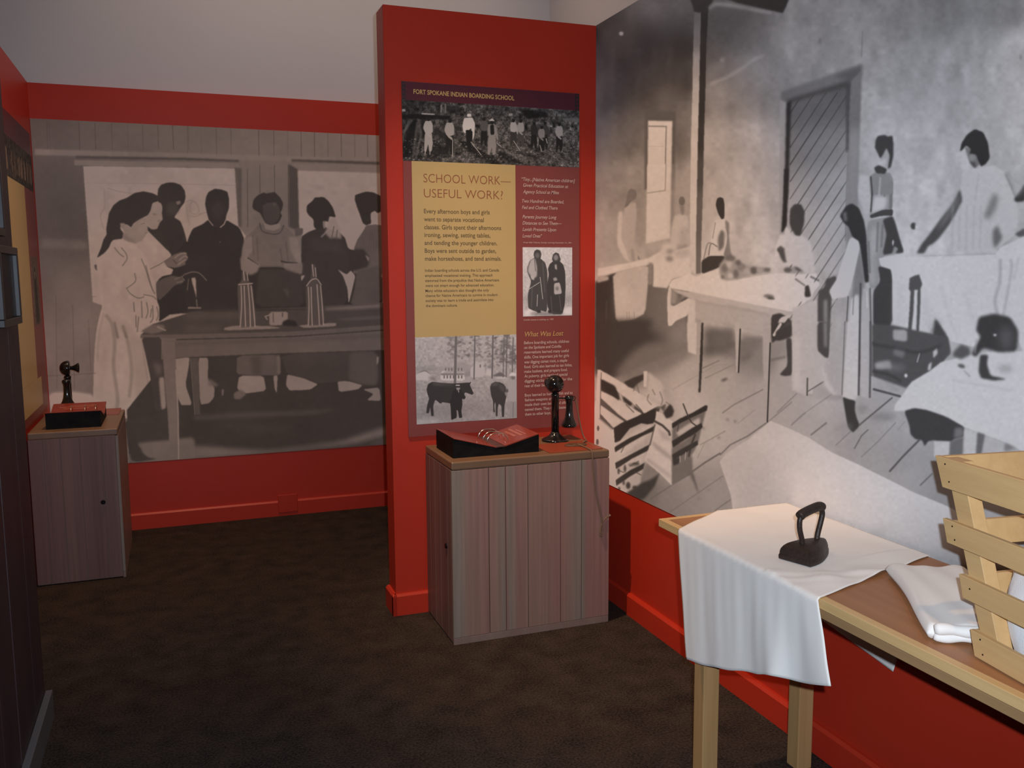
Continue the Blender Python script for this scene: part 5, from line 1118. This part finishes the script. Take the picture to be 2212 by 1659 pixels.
path = [(1.612, 3.500, CH + 0.009), (1.616, 3.450, CH + 0.007), (1.618, 3.395, CH + 0.005), (1.619, 3.371, CH - 0.004), (1.622, 3.369, CH - 0.06), (1.632, 3.369, CH - 0.15), (1.650, 3.369, CH - 0.24), (1.664, 3.368, CH - 0.30), (1.668, 3.368, CH - 0.35), (1.664, 3.368, CH - 0.374), (1.658, 3.3685, CH - 0.366), (1.660, 3.369, CH - 0.34), (1.667, 3.3695, CH - 0.315), (1.685, 3.3695, CH - 0.296), (1.703, 3.3695, CH - 0.288), (1.7065, 3.378, CH - 0.286), (1.7065, 3.47, CH - 0.27), (1.7065, 3.60, CH - 0.25)]
tube(bm, spline(path, 6), 0.0034, 8); link('hanging_cord', bm, MT['cord'], tg, smooth=True)
bm = bmesh.new()
path = [(1.5715 + 0.099, 3.655, CH + 0.180), (1.678, 3.652, CH + 0.15), (1.690, 3.648, CH + 0.08), (1.699, 3.640, CH + 0.03), (1.704, 3.625, CH + 0.006), (1.690, 3.580, CH + 0.006), (1.655, 3.535, CH + 0.0085)]
tube(bm, spline([(p_[0]-1.5715, p_[1]-3.655, p_[2]-CH) for p_ in path], 6), 0.0030, 8); link('receiver_cord', bm, MT['cord'], ph, smooth=True)

# framed pictures on the near partition
def frame(label, y0, y1, z0, z1):
    root = tag(empty('picture_frame', (XN, 0, 0)), label, 'picture frame', 'framed pictures on the dark partition')
    bm = bmesh.new(); w_ = 0.022; t = 0.03
    for a, b, c_, d_ in ((y0, y1, z0, z0 + w_), (y0, y1, z1 - w_, z1), (y0, y0 + w_, z0 + w_, z1 - w_), (y1 - w_, y1, z0 + w_, z1 - w_)): box(bm, 0.0005, t, a, b, c_, d_)
    link('frame', bm, MT['frame'], root, bevel=0.002)
    bx('picture', 0.001, 0.018, y0 + w_, y1 - w_, z0 + w_, z1 - w_, MT['glass'], root)
    return root
frame('dark framed picture low on the near left partition, the lower of the two', 2.86, 3.17, 1.365, 1.598)
frame('dark framed picture at the very left edge, above the other frame', 2.62, 2.985, 1.625, 1.855)

# ------------------------------------------------------------------ long table
tb = tag(empty('long_table'), 'long light wood table with chunky legs pushed against the photograph wall', 'table')
bx('tabletop', TX0 + 0.022, TX1, TY0, TY1 - 0.022, TT - 0.0235, TT, MT['tabtop'], tb)
bm = bmesh.new(); box(bm, TX0, TX0 + 0.022, TY0, TY1, TT - 0.0235, TT); box(bm, TX0 + 0.022, TX1, TY1 - 0.022, TY1, TT - 0.0235, TT)
link('edge_band', bm, MT['tabedge'], tb, bevel=0.0012)
bm = bmesh.new(); za, zb = TT - 0.046, TT - 0.0255
box(bm, TX0 + 0.003, TX0 + 0.06, TY0 + .004, TY1 - 0.15, za, zb); box(bm, TX1 - 0.05, TX1, TY0 + .004, TY1 - 0.15, za, zb); box(bm, TX0 + 0.06, TX1 - 0.05, TY1 - 0.24, TY1 - 0.15, za, zb)
link('under_frame', bm, mat('under_frame_wood', (0.34, 0.20, 0.09), 0.45, noise=((40, 2, 60), 0.5, (0.27, 0.155, 0.07), 4)), tb, bevel=0.0015)
bx('gap_shade_board', TX0 + 0.004, TX1 - 0.001, TY0 + .005, TY1 - 0.152, TT - 0.0257, TT - 0.0234, MT['black'], tb)  # black sheet stands in for the shade in the gap below the top
for x0_, y0_ in ((1.365, 2.098), (1.702, 2.098), (1.365, 0.80), (1.702, 0.80)):
    bx('leg', x0_, x0_ + 0.052, y0_, y0_ + 0.052, 0, TT - 0.0462, MT['tableg'], tb, bevel=0.0025)

# ------------------------------------------------------------------ cotton runner folded over both long edges
def runner():
    NA, NB = 90, 150
    bm = bmesh.new(); grid = []
    zt = TT + 0.0022; fx = TX0 - 0.0045; bxk = TX1 + 0.0045
    rnd = np.random.RandomState(7)
    for i in range(NA + 1):
        a = i / NA
        yf = 2.206 + a*(1.597 - 2.206)                           # where this thread crosses the front edge
        sl = 0.60*(1-a)**1.6 + 0.311*(1-(1-a)**1.6)              # and how it runs across the table
        zh = 0.405 + (0.598-0.405)*a**1.25 - 0.016*math.exp(-((a-0.86)/0.1)**2); Lf = zt - zh          # front drop
        yh = 2.130 + a*(1.566 - 2.130) - 0.042*max(0, a-0.80)/0.20
        Lb = 0.275 + 0.090*a
        row = []
        s0, s1 = -Lf, (bxk - fx) + Lb
        for j in range(NB + 1):
            s = s0 + (s1 - s0)*j/NB
            if s < 0:
                t = -s/Lf; wv = t**0.8
                fold = 0.0022*math.sin(a*21 + 1.2*t) + 0.0020*math.sin(a*39 + 2.0 + 2*t)*(1-0.5*t) + 0.0014*math.sin(a*83+3*t)*(1-t)
                big = 0.014*math.exp(-((a-0.70)/0.06)**2) + 0.010*math.exp(-((a-1.0)/0.08)**2) - 0.010*math.exp(-((a-0.86)/0.07)**2) - 0.004*math.exp(-((a-0.55)/0.05)**2)
                p = [fx - 0.003 - wv*(0.010 + fold + big*t), yf + (yh-yf)*t + 0.002*math.sin(9*t+a*14)*t, zt + s + 0.0015*t*math.sin(a*30)]
            elif s > bxk - fx:
                q = s - (bxk - fx); yb = yf + (bxk - fx)*sl
                p = [min(bxk + 0.001 + 0.0*q, XR - 0.0205 if zt - q < BH + 0.02 else XR - 0.008), yb + 0.30*q, zt - q]
            else:
                x = fx + s; p = [x, yf + s*sl, zt]
                # ripples around the iron
                rr = math.hypot((x-1.51)/0.14, (p[1]-1.835)/0.10); p[2] += 0.0042*(1-math.exp(-rr**6))*math.exp(-((rr-1.5)/0.55)**2)*(0.5+0.5*math.sin(6*math.atan2(p[1]-1.8, x-1.5)+1.5)) * (1.6 if p[1] < 1.80 else .6)
                p[2] += 0.0008*(1+math.sin(x*38+p[1]*13))*(0.4+0.6*math.sin(p[1]*17+1)**2) + (1-math.exp(-rr**4))*0.0012*(1+math.sin((x*0.4+p[1])*120))*math.exp(-((p[1]-1.70+0.25*(x-1.5))/0.05)**2)
            if p[1] > TY1 + 0.004:                               # falls over the table's end
                over = p[1] - TY1 - 0.004; p[1] = TY1 + 0.004 + 0.0015; p[2] -= over
                if p[2] < 0.3: p[2] = 0.3
            row.append(bm.verts.new(p))
        grid.append(row)
    for i in range(NA):
        for j in range(NB):
            bm.faces.new((grid[i][j], grid[i+1][j], grid[i+1][j+1], grid[i][j+1]))
    o = link('table_runner', bm, MT['cloth'], None, smooth=True)
    m = o.modifiers.new('thickness', 'SOLIDIFY'); m.thickness = 0.0016; m.offset = 1
    return o
rn = tag(runner(), 'creamy cotton cloth draped across the table end and hanging over its front edge', 'cloth')

# ------------------------------------------------------------------ flat iron
ir = tag(empty('flat_iron', (1.4436, 1.818, TT + 0.0062)), 'rusty black cast flat iron standing on the draped cotton cloth', 'iron')
ang = math.radians(18.0); cu_, su_ = math.cos(ang), math.sin(ang)
def U(u, v, z): return (u*cu_ - v*su_, u*su_ + v*cu_, z)
def outline(k, z, du=0.0):
    """heel at u=0 towards the viewer, point at u=0.152; k shrinks it about its middle"""
    N = 16; half = []
    for i in range(N+1):
        t = i/N; u = 0.152*t; half.append((u, 0.047*(1-t**2.1)**0.85*(1+0.06*math.sin(math.pi*min(1, t*1.6)))))
    pts = half + [(u, -v) for u, v in half[::-1]][1:]
    return [bm.verts.new(U(0.052 + du + (u-0.052)*k, v*(k**1.15), z)) for u, v in pts]
bm = bmesh.new()
rings = [outline(k, z, du) for k, z, du in ((0.985, 0, 0), (1.0, 0.003, 0), (1.0, 0.011, 0), (0.97, 0.0135, 0), (0.965, 0.020, 0), (0.93, 0.028, 0), (0.86, 0.035, 0.002), (0.75, 0.0405, 0.003), (0.58, 0.0445, 0.004), (0.34, 0.0465, 0.004))]
for a, b in zip(rings, rings[1:]):
    n = len(a)
    for i in range(n): bm.faces.new((a[i], a[(i+1) % n], b[(i+1) % n], b[i]))
bm.faces.new(rings[0][::-1]); bm.faces.new(rings[-1])
bmesh.ops.remove_doubles(bm, verts=bm.verts, dist=0.0002)
o = link('sole_plate', bm, MT['iron'], ir, smooth=True)
m_ = o.modifiers.new('edges', 'EDGE_SPLIT'); m_.split_angle = math.radians(38)
bm = bmesh.new()
tube(bm, spline([U(0.034, 0, 0.036), U(0.030, 0, 0.056), U(0.020, 0, 0.082), U(0.018, 0, 0.104), U(0.024, 0, 0.121)], 6), 0.0068, 12)
link('handle_post', bm, MT['iron'], ir, smooth=True); bm = bmesh.new()
tube(bm, spline([U(0.098, 0, 0.036), U(0.101, 0, 0.056), U(0.112, 0, 0.084), U(0.119, 0, 0.106), U(0.114, 0, 0.124)], 6), 0.0072, 12)
link('handle_post', bm, MT['iron'], ir, smooth=True)
bm = bmesh.new(); gp = spline([U(0.016, 0, 0.117), U(0.030, 0, 0.123), U(0.066, 0, 0.128), U(0.102, 0, 0.130), U(0.119, 0, 0.125)], 6)
tube(bm, gp, [0.0085, 0.0115] + [0.0122]*(len(gp)-4) + [0.0115, 0.009], 16)
link('grip', bm, MT['iron'], ir, smooth=True)

# ------------------------------------------------------------------ folded sheet
def folded_sheet():
    A = Vector((1.603, 1.676)); B = Vector((1.388, 1.322)); wv = Vector((0.855, -0.518)); Wd = 0.185
    u = (B - A); L_ = u.length; u.normalize()
    bm = bmesh.new(); NU, NV = 60, 36
    T_ = lambda s, t: 0.034 + 0.006*math.sin(3.2*s+1.0)*math.sin(2.4*t) + 0.0030*math.sin(9*t+4*s) + 0.0022*math.sin(17*t-6*s) - 0.008*(1-s)**2
    top, bot = [], []
    for i in range(NU+1):
        s = i/NU; rt_, rb_ = [], []
        for j in range(NV+1):
            t = j/NV; e = min(1, min(s, 1-s)/0.045); f = min(1, min(t, 1-t)/0.07)
            rnd_ = math.sqrt(max(0, 1-(1-e)**2))*math.sqrt(max(0, 1-(1-f)**2))
            h = T_(s, t)
            ins = 0.010*(1-rnd_)
            ss = s*L_; tt = t*Wd + 0.006*math.sin(s*5)*(1-t) 
            bulge = 0.0
            P_ = A + u*ss + wv*tt
            rt_.append(bm.verts.new((P_.x, P_.y, TT + 0.0025 + h*(0.5+0.5*rnd_)))); rb_.append(bm.verts.new((P_.x, P_.y, TT + 0.0015 + h*0.5*(1-rnd_)*0.9)))
        top.append(rt_); bot.append(rb_)
    for G_2, fl in ((top, 0), (bot, 1)):
        for i in range(NU):
            for j in range(NV):
                q = (G_2[i][j], G_2[i+1][j], G_2[i+1][j+1], G_2[i][j+1]); bm.faces.new(q if not fl else q[::-1])
    for i in range(NU):
        for j in (0, NV): bm.faces.new((top[i][j], top[i+1][j], bot[i+1][j], bot[i][j]))
    for j in range(NV):
        for i in (0, NU): bm.faces.new((top[i][j], top[i][j+1], bot[i][j+1], bot[i][j]))
    o = link('folded_sheet', bm, MT['cloth'], None, smooth=True)
    # the rolled layers at its near end
    for k, (zz, rr, off) in enumerate(((0.0265, 0.0125, 0.004), (0.0105, 0.0100, 0.002))):
        bm = bmesh.new(); pts = []; rad = []
        for j in range(31):
            t = j/30; P_ = A + u*(L_ + off) + wv*(0.006 + t*(Wd-0.012)); pts.append((P_.x, P_.y, TT + 0.002 + zz + 0.0016*math.sin(13*t + 3*k))); rad.append(rr*(0.92 + 0.09*math.sin(21*t + 5*k)) * (0.75 if j in (0, 30) else 1))
        tube(bm, pts, rad, 14); link('folded_edge', bm, MT['cloth'], o, smooth=True)
    return o
tag(folded_sheet(), 'folded cream bed sheet lying on the table between the draped cloth and the crate', 'sheet')

# ------------------------------------------------------------------ slatted crate
CA = math.radians(8.3)
ct = tag(empty('slatted_crate', (1.407, 1.233, TT + 0.0015), -CA), 'pale pine slatted crate with sloping ends, on the table at the right edge', 'crate')
# local: -y runs towards the viewer along the long side, +x towards the wall
heights = [(0.002, 0.050), (0.104, 0.148), (0.200, 0.246), (0.308, 0.368)]
shift = [(0.000, 0.016), (0.040, 0.054), (0.092, 0.108), (0.114, 0.140)]
CWD, CLN, ST = 0.345, 0.62, 0.011
def slat(name, q, parent, label=None):
    bm = bmesh.new(); hexa(bm, q); return link(name, bm, MT['pine'], parent, bevel=0.0012)
def xlean(z): return 0.0
for side in (0, 1):
    xo = 0.0 if side == 0 else CWD - ST
    for (z0, z1), (s0, s1) in zip(heights, shift):
        n0, n1 = -CLN - s0, -CLN - s1
        sl_ = slat('side_slat', [(xo, n0, z0), (xo+ST, n0, z0), (xo+ST, s0, z0), (xo, s0, z0), (xo, n1, z1), (xo+ST, n1, z1), (xo+ST, s1, z1), (xo, s1, z1)], ct)
        if side == 0:
            for fz in ((0.25, 0.8) if z1 - z0 > 0.044 else (0.55,)):
                bm = bmesh.new(); zz = z0 + fz*(z1-z0); yy = s0 + fz*(s1-s0) - 0.026; lathe(bm, [(0.0018, 0.0005), (0.0018, -0.0006), (0.001, -0.0008)], 10, (0, yy, zz), 'x'); link('nail', bm, MT['nail'], sl_)
def lean(z): return 0.385*z
for end in (0, 1):
    for (z0, z1) in heights:
        if end == 0: ya, yb = lean(z0) - 0.004, lean(z1) - 0.004; t = ST
        else: ya, yb = -CLN - lean(z0) + ST + 0.004, -CLN - lean(z1) + ST + 0.004; t = ST
        slat('end_slat', [(ST + 0.0006, ya - t, z0), (CWD - ST - 0.0006, ya - t, z0), (CWD - ST - 0.0006, ya, z0), (ST + 0.0006, ya, z0), (ST + 0.0006, yb - t, z1), (CWD - ST - 0.0006, yb - t, z1), (CWD - ST - 0.0006, yb, z1), (ST + 0.0006, yb, z1)], ct)
    for xo in (ST + 0.001, CWD - ST - 0.001 - 0.030):
        y_ = lambda z, k: (lean(z) - ST - 0.0045 - k) if end == 0 else (-CLN - lean(z) + 2*ST + 0.0045 + k)
        w_ = 0.046; zt_ = 0.366
        slat('corner_post', [(xo, y_(0, w_), 0), (xo + 0.030, y_(0, w_), 0), (xo + 0.030, y_(0, 0), 0), (xo, y_(0, 0), 0), (xo, y_(zt_, w_), zt_), (xo + 0.030, y_(zt_, w_), zt_), (xo + 0.030, y_(zt_, 0), zt_), (xo, y_(zt_, 0), zt_)], ct)
for k in range(5):
    x0_ = ST + 0.002 + k*0.0645; bx('floor_slat', x0_, x0_ + 0.058, -CLN + 0.04, -ST - 0.05, 0.0, 0.008, MT['pine'], ct)

# crumpled laundry inside the crate
def laundry(label, cx, cy, rx, ry, h, seed):
    bm = bmesh.new(); r = np.random.RandomState(seed); ph_ = r.uniform(0, 6.28, 16); NU, NV = 64, 24; rings = []
    for j in range(NV+1):
        v = j/NV*math.pi/2; ring = []
        for i in range(NU):
            a = 2*math.pi*i/NU
            k = 1 + 0.10*math.sin(3*a+ph_[0]+2*v) + 0.07*math.sin(7*a+ph_[1]-3*v) + 0.035*math.sin(13*a+ph_[2]+5*v)
            kz = 1 + 0.16*math.sin(2*a+ph_[3])*math.sin(3*v) + 0.10*math.sin(5*a+ph_[4]+4*v)
            c_, s_ = max(0, math.cos(v))**0.55, math.sin(v)**0.8
            sq = (math.cos(a)**4 + math.sin(a)**4)**-0.25; zz = 0.010 + h*s_*kz; k = 1 + (k-1)*(0.3+0.7*math.sin(v))
            ring.append((cx + rx*c_*math.cos(a)*k*sq, cy + ry*c_*math.sin(a)*k*sq + (0.385*zz if math.sin(a) > 0 else 0), zz))
        rings.append(ring)
    R = [[bm.verts.new(p) for p in ring] for ring in rings[:-1]]; tip = bm.verts.new((cx, cy, 0.010 + h))
    for a, b in zip(R, R[1:]):
        for i in range(NU): bm.faces.new((a[i], a[(i+1) % NU], b[(i+1) % NU], b[i]))
    for i in range(NU): bm.faces.new((R[-1][i], R[-1][(i+1) % NU], tip))
    bm.faces.new(R[0][::-1])
    M_c = Matrix.Translation((1.407, 1.233, TT + 0.002)) @ Matrix.Rotation(-CA, 4, 'Z')
    bmesh.ops.transform(bm, matrix=M_c, verts=bm.verts)
    return tag(link('linen_bundle', bm, MT['linen'], None, smooth=True), label, 'laundry')
MT['linen'] = mat('white_linen', (0.80, 0.79, 0.78), 0.9, sheen=0.2, noise=((7,7,7), 0.4, (0.74, 0.73, 0.73), 3), bump=(300, 0.2))
laundry('crumpled white linen bundle inside the slatted crate', 0.159, -0.250, 0.125, 0.228, 0.21, 4)
